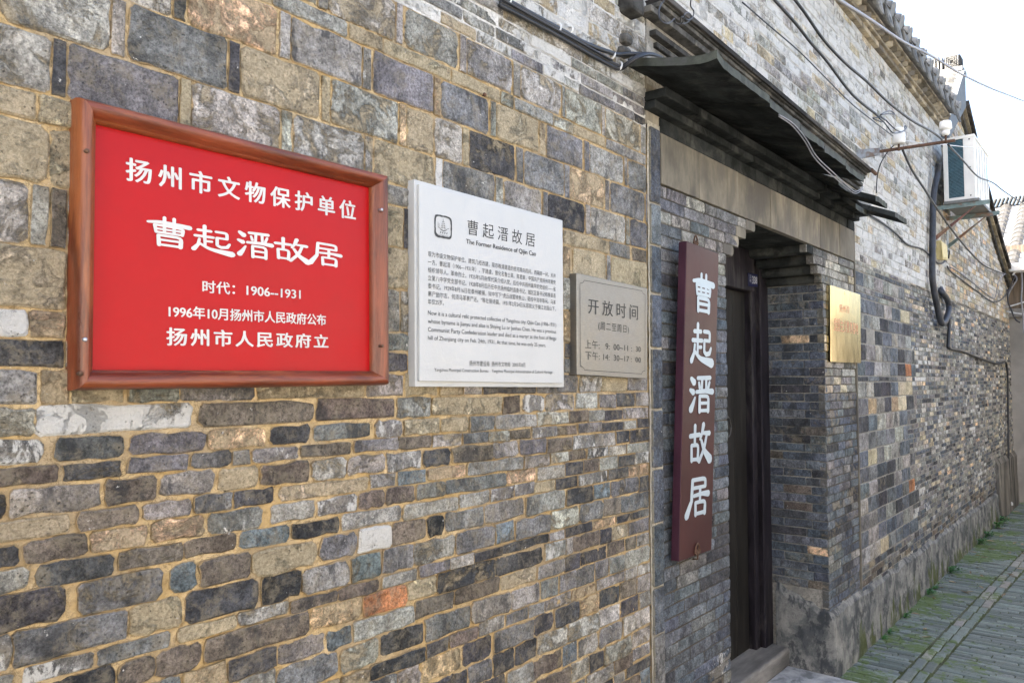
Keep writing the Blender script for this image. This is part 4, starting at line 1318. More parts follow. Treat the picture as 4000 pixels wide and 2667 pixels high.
# ============================================================ lettering
_txt_cache = {}
def glyphs(s, space=1.0, res=3):
    key = (s, space, res)
    if key in _txt_cache: return _txt_cache[key]
    c = bpy.data.curves.new('lettering', 'FONT')
    c.body = s; c.space_character = space; c.resolution_u = res; c.fill_mode = 'FRONT'
    o = bpy.data.objects.new('lettering', c); COL.objects.link(o)
    dg = bpy.context.evaluated_depsgraph_get()
    me = o.evaluated_get(dg).to_mesh()
    vs = [(v.co.x, v.co.y) for v in me.vertices]
    fs = [tuple(p.vertices) for p in me.polygons]
    o.evaluated_get(dg).to_mesh_clear()
    bpy.data.objects.remove(o); bpy.data.curves.remove(c)
    x0 = min(v[0] for v in vs); x1 = max(v[0] for v in vs); y0 = min(v[1] for v in vs); y1 = max(v[1] for v in vs)
    r = ([((a - x0) / (x1 - x0), (b - y0) / (y1 - y0)) for a, b in vs], fs, x1 - x0, y1 - y0)
    _txt_cache[key] = r
    return r

# brush characters: strokes as centre lines with widths, unit box, y up
CH = {
 '曹': [([(-.02, .77), (.3, .82), (1.02, .76)], (.05, .075, .10)), ([(.38, .99), (.38, .50)], (.06, .055)), ([(.62, .99), (.62, .50)], (.06, .055)),
       ([(.14, .70), (.17, .45)], (.06, .05)), ([(.14, .70), (.86, .69), (.82, .45)], (.05, .06, .06)), ([(.17, .575), (.83, .575)], (.045, .045)), ([(.17, .46), (.83, .46)], (.05, .05)),
       ([(.22, .36), (.24, .02)], (.06, .07)), ([(.22, .36), (.80, .36), (.77, .02)], (.055, .06, .08)), ([(.26, .21), (.76, .21)], (.05, .05)), ([(.24, .04), (.77, .04)], (.05, .055))],
 '起': [([(.10, .78), (.44, .79)], (.06, .06)), ([(.27, .96), (.27, .56)], (.07, .06)), ([(.02, .56), (.50, .57)], (.06, .06)), ([(.27, .56), (.28, .26)], (.06, .05)), ([(.28, .40), (.46, .41)], (.05, .05)),
       ([(.13, .46), (.10, .25), (-.02, .06)], (.05, .06, .09)), ([(.12, .30), (.40, .12), (1.0, .03)], (.05, .07, .14)),
       ([(.56, .80), (.86, .80), (.86, .58)], (.055, .06, .06)), ([(.58, .58), (.86, .58)], (.05, .05)), ([(.59, .58), (.59, .30), (.70, .24), (.86, .27), (.93, .40)], (.06, .06, .065, .07, .05))],
 '溍': [([(.04, .90), (.17, .80)], (.07, .11)), ([(.0, .60), (.14, .54)], (.06, .10)), ([(.04, .08), (.13, .22), (.22, .40)], (.11, .08, .04)),
       ([(.32, .92), (.92, .94)], (.06, .07)), ([(.53, .92), (.52, .60)], (.06, .055)), ([(.72, .92), (.73, .60)], (.06, .055)), ([(.38, .80), (.42, .66)], (.05, .06)), ([(.88, .82), (.82, .66)], (.05, .06)), ([(.26, .55), (.7, .58), (1.03, .56)], (.06, .07, .10)),
       ([(.42, .44), (.43, .02)], (.06, .07)), ([(.42, .44), (.84, .44), (.83, .02)], (.055, .06, .07)), ([(.44, .25), (.82, .25)], (.05, .05)), ([(.43, .05), (.83, .05)], (.05, .055))],
 '故': [([(.0, .70), (.48, .72)], (.07, .07)), ([(.24, .96), (.24, .46)], (.075, .06)), ([(.08, .46), (.10, .06)], (.06, .07)), ([(.08, .46), (.42, .46), (.40, .06)], (.055, .06, .07)), ([(.10, .09), (.40, .09)], (.055, .055)),
       ([(.66, .98), (.60, .78), (.50, .60)], (.09, .07, .05)), ([(.58, .76), (.98, .74)], (.05, .08)), ([(.84, .74), (.72, .36), (.46, .02)], (.06, .07, .07)), ([(.56, .56), (.72, .28), (1.02, .04)], (.06, .09, .15))],
 '居': [([(.22, .93), (.86, .93), (.86, .72)], (.06, .065, .065)), ([(.24, .72), (.86, .72)], (.055, .055)), ([(.23, .93), (.20, .40), (-.02, .04)], (.07, .075, .12)),
       ([(.30, .52), (.7, .545), (1.02, .51)], (.055, .065, .10)), ([(.60, .68), (.60, .34)], (.065, .06)), ([(.38, .34), (.40, .02)], (.06, .07)), ([(.38, .34), (.86, .34), (.84, .02)], (.055, .06, .08)), ([(.40, .05), (.84, .05)], (.055, .06))],
}
def brush_char(ch, scale_w=1.0):
    """each stroke -> outline polygon in the unit box with round ends"""
    out = []
    for pts, ws in CH[ch]:
        # resample with smooth interpolation
        P2 = []
        n = len(pts)
        for i in range(n - 1):
            (xa, ya), (xb, yb) = pts[i], pts[i + 1]
            for q in range(5):
                f = q / 5
                P2.append((xa + (xb - xa) * f, ya + (yb - ya) * f, ws[i] + (ws[i + 1] - ws[i]) * f))
        P2.append((*pts[-1], ws[-1]))
        if n == 3 and abs(pts[1][0] - pts[0][0]) > .1 and ch:  # soften curves
            for _ in range(2):
                P2 = [P2[0]] + [((P2[i - 1][0] + 2 * P2[i][0] + P2[i + 1][0]) / 4, (P2[i - 1][1] + 2 * P2[i][1] + P2[i + 1][1]) / 4, P2[i][2]) for i in range(1, len(P2) - 1)] + [P2[-1]]
        L = []; Rr = []
        m = len(P2)
        for i in range(m):
            a = P2[max(0, i - 1)]; b = P2[min(m - 1, i + 1)]
            dx, dy = b[0] - a[0], b[1] - a[1]; l = math.hypot(dx, dy) or 1
            nx, ny = -dy / l, dx / l; w = P2[i][2] * scale_w
            L.append((P2[i][0] + nx * w * .62, P2[i][1] + ny * w * .62)); Rr.append((P2[i][0] - nx * w * .62, P2[i][1] - ny * w * .62))
        def cap(p, q, r):
            dx, dy = p[0] - q[0], p[1] - q[1]; l = math.hypot(dx, dy) or 1
            dx, dy = dx / l, dy / l; w = p[2] * scale_w * .62
            base = math.atan2(dy, dx)
            return [(p[0] + math.cos(base + t) * w * .9, p[1] + math.sin(base + t) * w * .9) for t in r]
        c1 = cap(P2[-1], P2[-2], [math.pi / 4, 0, -math.pi / 4]); c0 = cap(P2[0], P2[1], [math.pi / 4, 0, -math.pi / 4])
        out.append((L, Rr, c1, c0))
    return out

def quad_map(q, a, b):
    """q = corner points BL, BR, TR, TL; (a,b) in the unit square"""
    return q[0].lerp(q[1], a).lerp(q[3].lerp(q[2], a), b)
def letters(parent, s, q, n, mat, name='lettering', bold=0.0, space=1.0, lift=0.0012):
    vs, fs, gw, gh = glyphs(s, space)
    mb = MB()
    bx, by = bold / gw, bold / gh * .6
    off = [(0, 0)] if bold <= 0 else [(-1, 0), (1, 0), (0, 1), (0, -1), (-.5, .5), (.5, -.5)]
    for i, (dx, dy) in enumerate(off):
        mb.add([quad_map(q, bx + a * (1 - 2 * bx) + dx * bx, by + b * (1 - 2 * by) + dy * by) + n * (lift + i * .00006) for a, b in vs], fs)
    return mb.build(name, mat, parent, fix=False)
def brush_letter(parent, ch, q, n, mat, name='character', lift=0.0010, k=1.0):
    mb = MB()
    for i, (L, Rr, c1, c0) in enumerate(brush_char(ch, k)):
        d = lift + i * 0.00018
        f = lambda p: quad_map(q, p[0], p[1]) + n * d
        m = len(L)
        vs = [f(p) for p in L] + [f(p) for p in Rr]
        fs = [(j, m + j, m + j + 1, j + 1) for j in range(m - 1)]
        b = len(vs)
        vs += [f(p) for p in c1] + [f(p) for p in c0]
        fs.append((m - 1, 2 * m - 1, b + 2, b + 1, b))
        fs.append((m, 0, b + 5, b + 4, b + 3))
        mb.add(vs, fs)
    return mb.build(name, mat, parent, fix=False)
def pq(Y, tl, tr, bl, br):
    g = (lambda p: P(p[0], p[1], Y)) if not callable(Y) else (lambda p: Y(p))
    return [g(bl), g(br), g(tr), g(tl)]
OUT = Vector((0, -1, 0))
def row(parent, s, L, Rt, Y, mat, **kw):
    """L, Rt = (x, y_top, y_bottom) in photo pixels at both ends"""
    q = pq(Y, (L[0], L[1]), (Rt[0], Rt[1]), (L[0], L[2]), (Rt[0], Rt[2]))
    return letters(parent, s, q, OUT, mat, **kw)

def paint(name, col, rough=0.4, **kw):
    return plain(name, col, rough, var=kw.pop('var', .03), scale=kw.pop('scale', 5), bump=kw.pop('bump', .0002), **kw)
# ------------------------------------------------------------ red plaque
def build_red():
    Y = -0.036
    t = thing('framed_plaque', 'large red plaque with white Chinese lettering in a varnished wooden frame', 'plaque', P(880, 1520, 0))
    wood = plain('varnished_redwood', (.17, .038, .014), .34, var=.28, scale=16, bump=.002, stretch=(.35, 1, 4), col2=(.24, .068, .022))
    woodv = plain('varnished_redwood_upright', (.17, .042, .016), .34, var=.28, scale=16, bump=.002, stretch=(4, 1, .3), col2=(.26, .08, .026))
    oc = [P(*p, Y + .012) for p in ((279, 1525), (1505, 1504), (1501, 688), (296, 381))]
    ic = [P(*p, Y + .012) for p in ((358, 1445), (1454, 1449), (1451, 731), (371, 480))]
    # moulding profile from outer to inner: (fraction, n)
    prof = [(0, -.0), (0, .022), (.06, .034), (.18, .043), (.38, .046), (.6, .043), (.78, .035), (.86, .030), (.90, .0285), (1.0, .0265), (1.0, .012)]
    for i, m in ((0, wood), (1, woodv), (2, wood), (3, woodv)):
        a, b = oc[i], oc[(i + 1) % 4]; c, d = ic[i], ic[(i + 1) % 4]
        mb = MB(); vs = []; fs = []
        N = 14
        for j in range(N + 1):
            f = j / N
            for (fr, n) in prof:
                p = a.lerp(b, f).lerp(c.lerp(d, f), fr)
                vs.append(Vector((p.x, -n, p.z)))
        W = len(prof)
        for j in range(N):
            for k in range(W - 1):
                q = j * W + k; fs.append((q, q + 1, q + W + 1, q + W))
        mb.add(vs, fs)
        e = .0012
        mb.build('frame_rail' if i in (0, 2) else 'frame_stile', m, t, smooth=True)
    M['red'] = paint('red_enamel', (.36, .004, .006), .38, spec=.2, var=.03)
    mb = MB()
    ex = [Vector((p.x, 0, p.z)) for p in ic]
    mb.hexa([ex[0] + Vector((-.004, -.015, -.004)), ex[1] + Vector((.004, -.015, -.004)), ex[1] + Vector((.004, -.006, -.004)), ex[0] + Vector((-.004, -.006, -.004)),
             ex[3] + Vector((-.004, -.015, .004)), ex[2] + Vector((.004, -.015, .004)), ex[2] + Vector((.004, -.006, .004)), ex[3] + Vector((-.004, -.006, .004))])
    mb.build('red_panel', M['red'], t)
    wp = M['white_paint'] = paint('white_paint', (.54, .53, .51), .5, var=.04)
    Yp = -0.015
    row(t, '扬州市文物保护单位', (489, 612, 706), (1389, 789, 862), Yp, wp, bold=.024, space=1.38)
    boxes = {'曹': (580, 737, 836, 960, 868, 970), '起': (757, 904, 866, 985, 902, 992), '溍': (929, 1056, 895, 1004, 915, 1012), '故': (1074, 1198, 918, 1016, 946, 1026), '居': (1213, 1327, 938, 1034, 958, 1040)}
    for ch, (x0, x1, ta, ba, tb, bb) in boxes.items():
        ka = (1483 - (ta + tb) / 2) / (4473 - (x0 + x1) / 2)
        kb = (1483 - (ba + bb) / 2) / (4473 - (x0 + x1) / 2)
        f = lambda x, k: 1483 - k * (4473 - x)
        q = pq(Yp, (x0, f(x0, ka)), (x1, f(x1, ka)), (x0, f(x0, kb)), (x1, f(x1, kb)))
        brush_letter(t, ch, q, OUT, wp, k=1.25)
    row(t, '时代：1906--1931', (789, 1094, 1143), (1173, 1127, 1171), Yp, wp, bold=.02, space=1.0)
    row(t, '1996年10月扬州市人民政府公布', (657, 1190, 1240), (1272, 1228, 1272), Yp, wp, bold=.024, space=.98)
    row(t, '扬州市人民政府立', (648, 1277, 1350), (1282, 1307, 1360), Yp, wp, bold=.026, space=1.22)
    zinc = plain('zinc_screw', (.45, .47, .5), .4, .8, scale=40)
    for (px, py, m) in ((338, 590, M['rust']), (331, 1326, zinc), (1490, 820, zinc), (1492, 1351, M['rust']), (314, 1459, M['rust'])):
        q = P(px, py, -.046)
        mb = MB(); mb.lathe(q + Vector((0, .008, 0)), (0, -1, 0), [(0, .0032), (.010, .0036), (.0115, .0022)], 10)
        mb.build('screw', m, t, smooth=True)
build_red()

M['limewash'] = plain('crumbly_lime', (.62, .62, .60), .9, var=.25, scale=60, bump=.003)
# ------------------------------------------------------------ white plaque
def board(name, parent, tl, tr, bl, br, y0, y1, mat, bevel=.002, rot=None):
    q = [P(*bl, y1), P(*br, y1), P(*tr, y1), P(*tl, y1)]
    mb = MB()
    f = [Vector((p.x, y1, p.z)) for p in q]; b = [Vector((p.x, y0, p.z)) for p in q]
    mb.add(f + b, [(0, 1, 2, 3), (7, 6, 5, 4), (0, 4, 5, 1), (1, 5, 6, 2), (2, 6, 7, 3), (3, 7, 4, 0)])
    return mb.build(name, mat, parent, bevel=bevel)
def build_white():
    t = thing('white_plaque', 'white marble plaque with black seal emblem, title and small bilingual text', 'plaque', P(1900, 1500, 0))
    k = NT('white_marble')
    p = k.pos()
    v = k.noise(k.vmul(p, (1, 1, .25)), 9, 5, .6, .2)
    c = k.mix(k.ramp(v, .5, .8, 0, .25), (.43, .435, .43), (.37, .36, .325))
    wm = k.fin(c, .45, k.bump(k.noise(p, 120, 4), .0004))
    board('base_slab', t, (1618, 700), (2198, 861), (1622, 1510), (2203, 1512), -.002, -.026, wm, bevel=.0015)
    board('front_slab', t, (1637, 719), (2197, 872), (1639, 1488), (2198, 1497), -.0262, -.033, wm, bevel=.001)
    Y = -.0333
    ink = M['ink'] = paint('black_ink', (.02, .02, .02), .5)
    grey = paint('faded_ink', (.035, .04, .04), .6)
    kw = dict(lift=.0006)
    row(t, '曹起溍故居', (1826, 857, 916), (2089, 913, 966), Y, ink, bold=-.002, space=1.55, **kw)
    row(t, 'The Former Residence of Qijin Cao', (1820, 933, 957), (2093, 983, 1006), Y, ink, bold=.006, **kw)
    L = ['现为市级文物保护单位。建筑几经改建，现存晚清建造的民宅南向四间，西厢房一间，天井', '一方。曹起溍（1906—1931年），字建虞，曾化名鲁士英、陈君豪，中国共产党扬州早期党',
         '组织领导人，革命烈士。1925年5月由恽代英介绍入党，后任中共扬州最早的党组织——省', '立第八中学党支部书记。1928年8月后历任中共扬州临时县委书记、城区区委书记和泰县县',
         '委书记。1929年8月16日在泰州被捕，狱中写下“虎丘战罢转焦山，砥柱中流非等闲。马革', '裹尸励尔志，何须马革裹尸还。”等壮丽诗篇，1931年2月24日从容就义于镇江北固山下，']
    for i, s in enumerate(L):
        row(t, s, (1671, 980 + 31.2 * i, 1002 + 31.2 * i), (2170, 1069 + 25.8 * i, 1087 + 25.8 * i), Y, grey, res=None or 0, **kw) if False else row(t, s, (1671, 980 + 31.2 * i, 1002 + 31.2 * i), (2170, 1069 + 25.8 * i, 1087 + 25.8 * i), Y, grey, **kw)
    row(t, '年仅25岁。', (1671, 1167, 1189), (1733, 1172, 1193), Y, grey, **kw)
    E = ['Now it is a cultural relic protected collective of Yangzhou city. Qijin Cao (1906-1931)', 'whose byname is Jianyu and alias is Shiying Lu or Junhao Chen. He was a previous', 'Communist Party Confederation leader and died as a martyr at the foot of Beigu']
    for i, s in enumerate(E):
        row(t, s, (1671, 1212 + 32.5 * i, 1235 + 32.5 * i), (2172, 1262 + 26.2 * i, 1281 + 26.2 * i), Y, grey, **kw)
    row(t, 'hill of Zhenjiang city on Feb. 24th, 1931. At that time, he was only 25 years.', (1671, 1310, 1332), (2132, 1341, 1360), Y, grey, **kw)
    row(t, '扬州市建设局  扬州市文物局  2005年8月', (1833, 1407, 1429), (2051, 1416, 1434), Y, grey, **kw)
    row(t, 'Yangzhou Municipal Construction Bureau    Yangzhou Municipal Administration of Cultural Heritage', (1696, 1437, 1454), (2157, 1447, 1463), Y, grey, **kw)
    # seal emblem: rough square ring with a small pagoda drawing
    q = pq(Y, (1696, 834), (1765, 850), (1697, 925), (1765, 938))
    mb = MB()
    n = 40; vs = []
    def sq(tt, r):
        a = tt * 2 * math.pi; ca, sa = math.cos(a), math.sin(a)
        m = (abs(ca) ** 6 + abs(sa) ** 6) ** (-1 / 6)
        return (.5 + .5 * ca * m * r, .5 + .5 * sa * m * r)
    for i in range(n):
        rr = 1 + random.uniform(-.02, .02); ri = .86 + random.uniform(-.03, .02) - (.06 if .6 < i / n < .9 else 0)
        vs.append(quad_map(q, *sq(i / n, rr)) + OUT * .0006); vs.append(quad_map(q, *sq(i / n, ri)) + OUT * .0006)
    mb.add(vs, [(2 * i, 2 * ((i + 1) % n), 2 * ((i + 1) % n) + 1, 2 * i + 1) for i in range(n)])
    def ln(pts, w):
        for (a, b) in zip(pts[:-1], pts[1:]):
            dx, dy = b[0] - a[0], b[1] - a[1]; l = math.hypot(dx, dy); nx, ny = -dy / l * w, dx / l * w
            mb.add([quad_map(q, *p_) + OUT * .0006 for p_ in ((a[0] + nx, a[1] + ny), (a[0] - nx, a[1] - ny), (b[0] - nx, b[1] - ny), (b[0] + nx, b[1] + ny))], [(0, 1, 2, 3)])
    for y, w in ((.74, .07), (.66, .10), (.57, .13), (.48, .16)):
        ln([(.5 - w, y - .03), (.5, y), (.5 + w, y - .03)], .010)
    ln([(.5, .86), (.5, .72)], .008); ln([(.44, .60), (.42, .40)], .007); ln([(.56, .60), (.58, .40)], .007)
    ln([(.33, .38), (.5, .33), (.67, .38)], .018); ln([(.2, .45), (.34, .40)], .01); ln([(.66, .40), (.82, .48)], .01); ln([(.2, .45), (.2, .68)], .008); ln([(.26, .45), (.26, .62)], .008)
    for i in range(4): ln([(.30 + i * .12, .22), (.38 + i * .12, .27)], .012); ln([(.34 + i * .12, .29), (.35 + i * .12, .20)], .010)
    ln([(.22, .14), (.78, .13)], .006)
    mb.build('seal_emblem', ink, t, fix=False)
build_white()

# ------------------------------------------------------------ steel plaque with opening hours
def build_steel():
    t = thing('steel_plaque', 'brushed steel box plaque with engraved opening hours in a notched border', 'plaque', P(2390, 1470, 0))
    k = NT('brushed_steel')
    p = k.pos()
    n = k.noise(k.vmul(p, (2, 2, 60)), 30, 4, .6)
    b = k.noise(p, 7, 4, .6)
    c = k.mix(k.ramp(n, .3, .7), (.19, .182, .165), (.25, .24, .218))
    c = k.mix(k.ramp(b, .4, .7, 0, .3), c, (.33, .32, .30))
    st = k.fin(c, k.ramp(b, .3, .7, .38, .52), k.bump(n, .0003), metal=.85)
    board('steel_box', t, (2252, 1066), (2529.5, 1127), (2254, 1463), (2528, 1479), .0, -.030, st, bevel=.0015)
    Y = -.0303
    ink = M['ink']
    kw = dict(lift=.0005)
    row(t, '开放时间', (2297, 1164, 1224), (2492, 1193, 1251), Y, ink, bold=.004, space=1.5, **kw)
    row(t, '(周二至周日)', (2337, 1256, 1292), (2456, 1272, 1306), Y, ink, bold=.0, space=1.15, **kw)
    row(t, '上午:   9:  00~11 :  30', (2285, 1325, 1361), (2503, 1350, 1377), Y, ink, **kw)
    row(t, '下午: 14:  30~17 :  00', (2286, 1370, 1404), (2503, 1391, 1418), Y, ink, **kw)
    tl, tr, bl, br = (2265, 1092), (2520, 1138), (2267, 1444), (2519, 1461)
    q = pq(Y, tl, tr, bl, br)
    c_ = .055
    pts = []
    def arc(cx, cy, a0, a1):
        return [(cx + c_ * math.cos(a0 + (a1 - a0) * i / 5), cy + c_ * .72 * math.sin(a0 + (a1 - a0) * i / 5)) for i in range(6)]
    h = math.pi / 2
    pts = arc(0, 0, h, 0) + arc(1, 0, 2 * h, h) + arc(1, 1, 3 * h, 2 * h) + arc(0, 1, 4 * h, 3 * h)
    pts.append(pts[0])
    W = [quad_map(q, *x) for x in pts]
    mb = MB()
    for a, b2 in zip(W[:-1], W[1:]):
        d = (b2 - a).normalized(); nn = d.cross(OUT) * .0009
        mb.add([a + nn + OUT * .0005, a - nn + OUT * .0005, b2 - nn + OUT * .0005, b2 + nn + OUT * .0005], [(0, 1, 2, 3)])
    mb.build('border_line', ink, t, fix=False)
build_steel()
def caulk(parent_label, x, y0, y1, w, side=-1, name='plaster_smear'):
    """crumbly lime filler squeezed out beside a plaque edge"""
    mb = MB(); n = 60
    vs = []
    for i in range(n + 1):
        f = i / n; q = P(x, y0 + (y1 - y0) * f, -.006)
        ww = w * max(0, .45 + 1.6 * noise.noise(Vector((q.z * 22, x, 0))) + random.uniform(-.25, .25))
        vs += [Vector((q.x - side * .01, -.012, q.z)), Vector((q.x + side * ww * .6, -.014, q.z)), Vector((q.x + side * ww, -.004, q.z))]
    mb.add(vs, [(3 * i + k_, 3 * i + 3 + k_, 3 * i + 4 + k_, 3 * i + 1 + k_) for i in range(n) for k_ in (0, 1)])
    return mb
PARENTS = {o['label']: o for o in bpy.data.objects if o.name.endswith('plaque') or '_plaque' in o.name}
for key, x, ya, yb, w in (('white marble', 1606, 735, 1500, .006), ('brushed steel', 2236, 1080, 1460, .006)):
    par = [o for l, o in PARENTS.items() if l.startswith(key)][0]
    caulk(None, x, ya, yb, w).build('plaster_smear', M['limewash'], par, fix=False)

# ------------------------------------------------------------ tall brown board
def build_brown():
    t = thing('vertical_signboard', 'tall maroon lacquered board with pale blue characters hung beside the door', 'signboard', P(2700, 2190, 0))
    lac = plain('maroon_lacquer', (.052, .017, .016), .45, spec=.25, var=.10, scale=5, bump=.0006, col2=(.042, .014, .014))
    side = plain('purple_lacquer', (.045, .015, .026), .45, spec=.25, var=.12, scale=8, bump=.001)
    T, B = -.082, -.052
    f = [P(2653, 2193, B), P(2780, 2147, B), P(2808, 990, T), P(2683, 941, T)]
    # thickness
    b = [v + Vector((0, .032, 0)) for v in f]
    mb = MB()
    mb.add(f + b, [(0, 1, 2, 3), (7, 6, 5, 4), (0, 4, 5, 1), (1, 5, 6, 2), (2, 6, 7, 3), (3, 7, 4, 0)], 0)
    o = mb.build('board', [lac, side], t, bevel=.003)
    for pl in o.data.polygons:
        if abs(pl.normal.x) > .7: pl.material_index = 1
    n = (f[1] - f[0]).cross(f[3] - f[0]).normalized()
    if n.y > 0: n = -n
    cyan = paint('pale_blue_paint', (.38, .45, .49), .45, var=.04)
    def onp(px, py):
        r = ray(px, py); k = (f[0] - CAM).dot(n) / r.dot(n); return CAM + r * k
    for ch, (x0, x1, y0, y1) in {'曹': (2708, 2784, 1071, 1220), '起': (2702, 2780, 1262, 1421), '溍': (2695, 2778, 1465, 1610), '故': (2694, 2770, 1655, 1804), '居': (2684, 2764, 1861, 2011)}.items():
        u0 = onp(x0, (y0 + y1) / 2); u1 = onp(x1, (y0 + y1) / 2)
        ex = (f[1] - f[0]).normalized(); ez = (f[3] - f[0]).normalized()
        w = (u1 - u0).dot(ex)
        tp = onp((x0 + x1) / 2, y0); bt = onp((x0 + x1) / 2, y1); h = (tp - bt).dot(ez)
        c = onp((x0 + x1) / 2, (y0 + y1) / 2)
        c = u0 + ex * (w / 2); c = c + ez * ((tp + bt) / 2 - c).dot(ez)
        q = [c - ex * w / 2 - ez * h / 2, c + ex * w / 2 - ez * h / 2, c + ex * w / 2 + ez * h / 2, c - ex * w / 2 + ez * h / 2]
        brush_letter(t, ch, q, n, cyan, k=1.42)
    # iron scroll hooks, below and above
    iron = M['rust']
    def hook(px, py, Y, s, flip=1):
        c = P(px, py, Y); mb = MB()
        def w(a, b, d=0): return c + Vector((a * s, -d * s, b * s * flip))
        for sg in (-1, 1):
            pts = [w(0, -1.0, -.6), w(0, -.9), w(sg * .1, -.2), w(sg * .28, .15), w(sg * .55, .1), w(sg * .62, -.2), w(sg * .42, -.34), w(sg * .28, -.18)]
            mb.tube(pts, .0032, 6)
            mb.tube([w(sg * .5, .15), w(sg * .36, .55), w(0, .85)], .0032, 6)
        mb.build('scroll_hook', iron, t, smooth=True)
    hook(2725, 2150, B - .006, .032)
    hook(2718, 945, -.03, .028)
build_brown()

# ------------------------------------------------------------ brass plaque
def build_brass():
    t = thing('brass_plaque', 'polished brass box plaque with red characters on the right door pier', 'plaque', P(3300, 1415, 0))
    k = NT('polished_brass')
    p = k.pos()
    n = k.noise(p, 5, 3, .5); s = k.noise(k.vmul(p, (1, 1, .25)), 30, 5, .6)
    c = k.mix(k.ramp(s, .3, .7), (.62, .50, .26), (.74, .62, .36))
    br = k.fin(c, k.ramp(s, .3, .7, .09, .15), k.bump(n, .004, .2), metal=1.0)
    board('brass_box', t, (3243.6, 1112.7), (3361, 1150), (3246, 1414), (3363.6, 1418), .0, -.028, br, bevel=.002)
    red = paint('worn_red_letters', (.60, .26, .16), .25, metal=.5)
    row(t, '爱国主义教育基地', (3258, 1240, 1292), (3352, 1262, 1307), -.0283, red, space=1.1, lift=.0005)
    row(t, '扬州市', (3279, 1186, 1218), (3318, 1196, 1226), -.0283, red, space=1.1, lift=.0005)
    for (px, py) in ((3300, 1145), (3324, 1149)):
        q = P(px, py, -.028); mb = MB(); mb.lathe(q, (0, -1, 0), [(0, .009), (.001, .009), (.002, .006)], 14); mb.build('washer', br, t)
build_brass()

def build_number():
    t = thing('house_number_plate', 'small dark blue house number plate reading 338 on the door header', 'number plate', P(2940, 1118, .29))
    Y = .296
    board('plate', t, (2923, 1066), (2960, 1072), (2924, 1118), (2960, 1120), .2995, Y, paint('navy_enamel', (.012, .014, .05), .35), bevel=.001)
    g = paint('dim_white_enamel', (.5, .5, .52), .4)
    row(t, '338', (2938, 1078, 1108), (2957, 1082, 1109), Y, g, bold=.02, lift=.0006)
    row(t, '三', (2928, 1074, 1085), (2934, 1075, 1086), Y, g, lift=.0006)
    row(t, '巷', (2928, 1090, 1101), (2934, 1091, 1102), Y, g, lift=.0006)
build_number()
nail(1895, 371, .005)

# ============================================================ cables, insulators, air conditioner, plants
def cable(name, pts, r, mat, label, group=None, cat='cable', sub=5):
    """smooth cable through world points"""
    P3 = [Vector(p) for p in pts]
    out = []
    n = len(P3)
    for i in range(n - 1):
        p0, p1, p2, p3 = P3[max(0, i - 1)], P3[i], P3[i + 1], P3[min(n - 1, i + 2)]
        for k in range(sub):
            f = k / sub
            out.append(0.5 * ((2 * p1) + (p2 - p0) * f + (2 * p0 - 5 * p1 + 4 * p2 - p3) * f * f + (3 * p1 - p0 - 3 * p2 + p3) * f ** 3))
    out.append(P3[-1])
    mb = MB(); mb.tube(out, r, 8)
    o = mb.build(name, mat, None, smooth=True)
    tag(o, label, cat, group)
    return o
M['rubber'] = plain('black_cable_sheath', (.018, .019, .022), .4, var=.15, scale=30)
M['rubber_grey'] = plain('grey_cable_sheath', (.22, .22, .24), .45, var=.15, scale=30)
M['rubber_white'] = plain('white_cable_sheath', (.62, .62, .62), .45, var=.1, scale=30)
M['plastic'] = plain('white_plastic', (.66, .64, .60), .45, var=.08, scale=20)
# bundle along the left wall
Yc = -.018
g1 = [(1960, -8), (2080, 58), (2190, 118), (2290, 172), (2400, 211)]
g2 = [(1955, 8), (2060, 62), (2180, 126), (2300, 196), (2400, 250), (2428, 258)]
cable('wall_cable', [P(x, y, Yc) for x, y in g1] + [P(2440, 213, -.03), P(2500, 212, -.06)], .0075, M['rubber'], 'upper thick black cable clipped across the limewashed brick', 'cable bundle on the wall')
cable('wall_cable', [P(x, y + 2, Yc) for x, y in g2] + [P(2455, 245, -.04), P(2500, 215, -.06), P(2545, 212, -.06), P(2580, 226, -.05)], .006, M['rubber'], 'middle black cable that dips and loops onto the hood slab', 'cable bundle on the wall')
cable('wall_cable', [P(x - 3, y + 13, Yc) for x, y in g2] + [P(2450, 255, -.04), P(2490, 226, -.07), P(2540, 212, -.075), P(2585, 226, -.05)], .006, M['rubber'], 'lowest black cable of the bundle along the limewashed wall', 'cable bundle on the wall')
cable('wall_cable', [P(1962, -2, Yc - .01), P(2100, 76, Yc - .01), P(2250, 158, Yc - .01), P(2390, 236, Yc - .01)], .0035, M['rubber'], 'thin black wire lying inside the cable bundle', 'cable bundle on the wall')
lab = ['white plastic cable clip nearest the top edge of the picture', 'second white cable clip, a little right of the first', 'white cable clip where the upper thick cable bends', 'lowest white cable clip beside the hood corner', 'white cable clip high at the frame edge']
for i, (x, y, h) in enumerate(((2186, 112, .02), (2233, 118, .014), (2398, 216, .015), (2425, 258, .02), (1992, 2, .02))):
    c = P(x, y, -.02); mb = MB()
    a = Vector((.35, 0, .94)).normalized()
    mb.tube([c + a * h * math.cos(k * math.pi / 8) + Vector((0, -.016 * math.sin(k * math.pi / 8) + .012, 0)) for k in range(9)], .0035, 6)
    tag(mb.build('cable_clip', M['plastic'], None, smooth=True), lab[i], 'cable clip', 'clips on the wall cables')
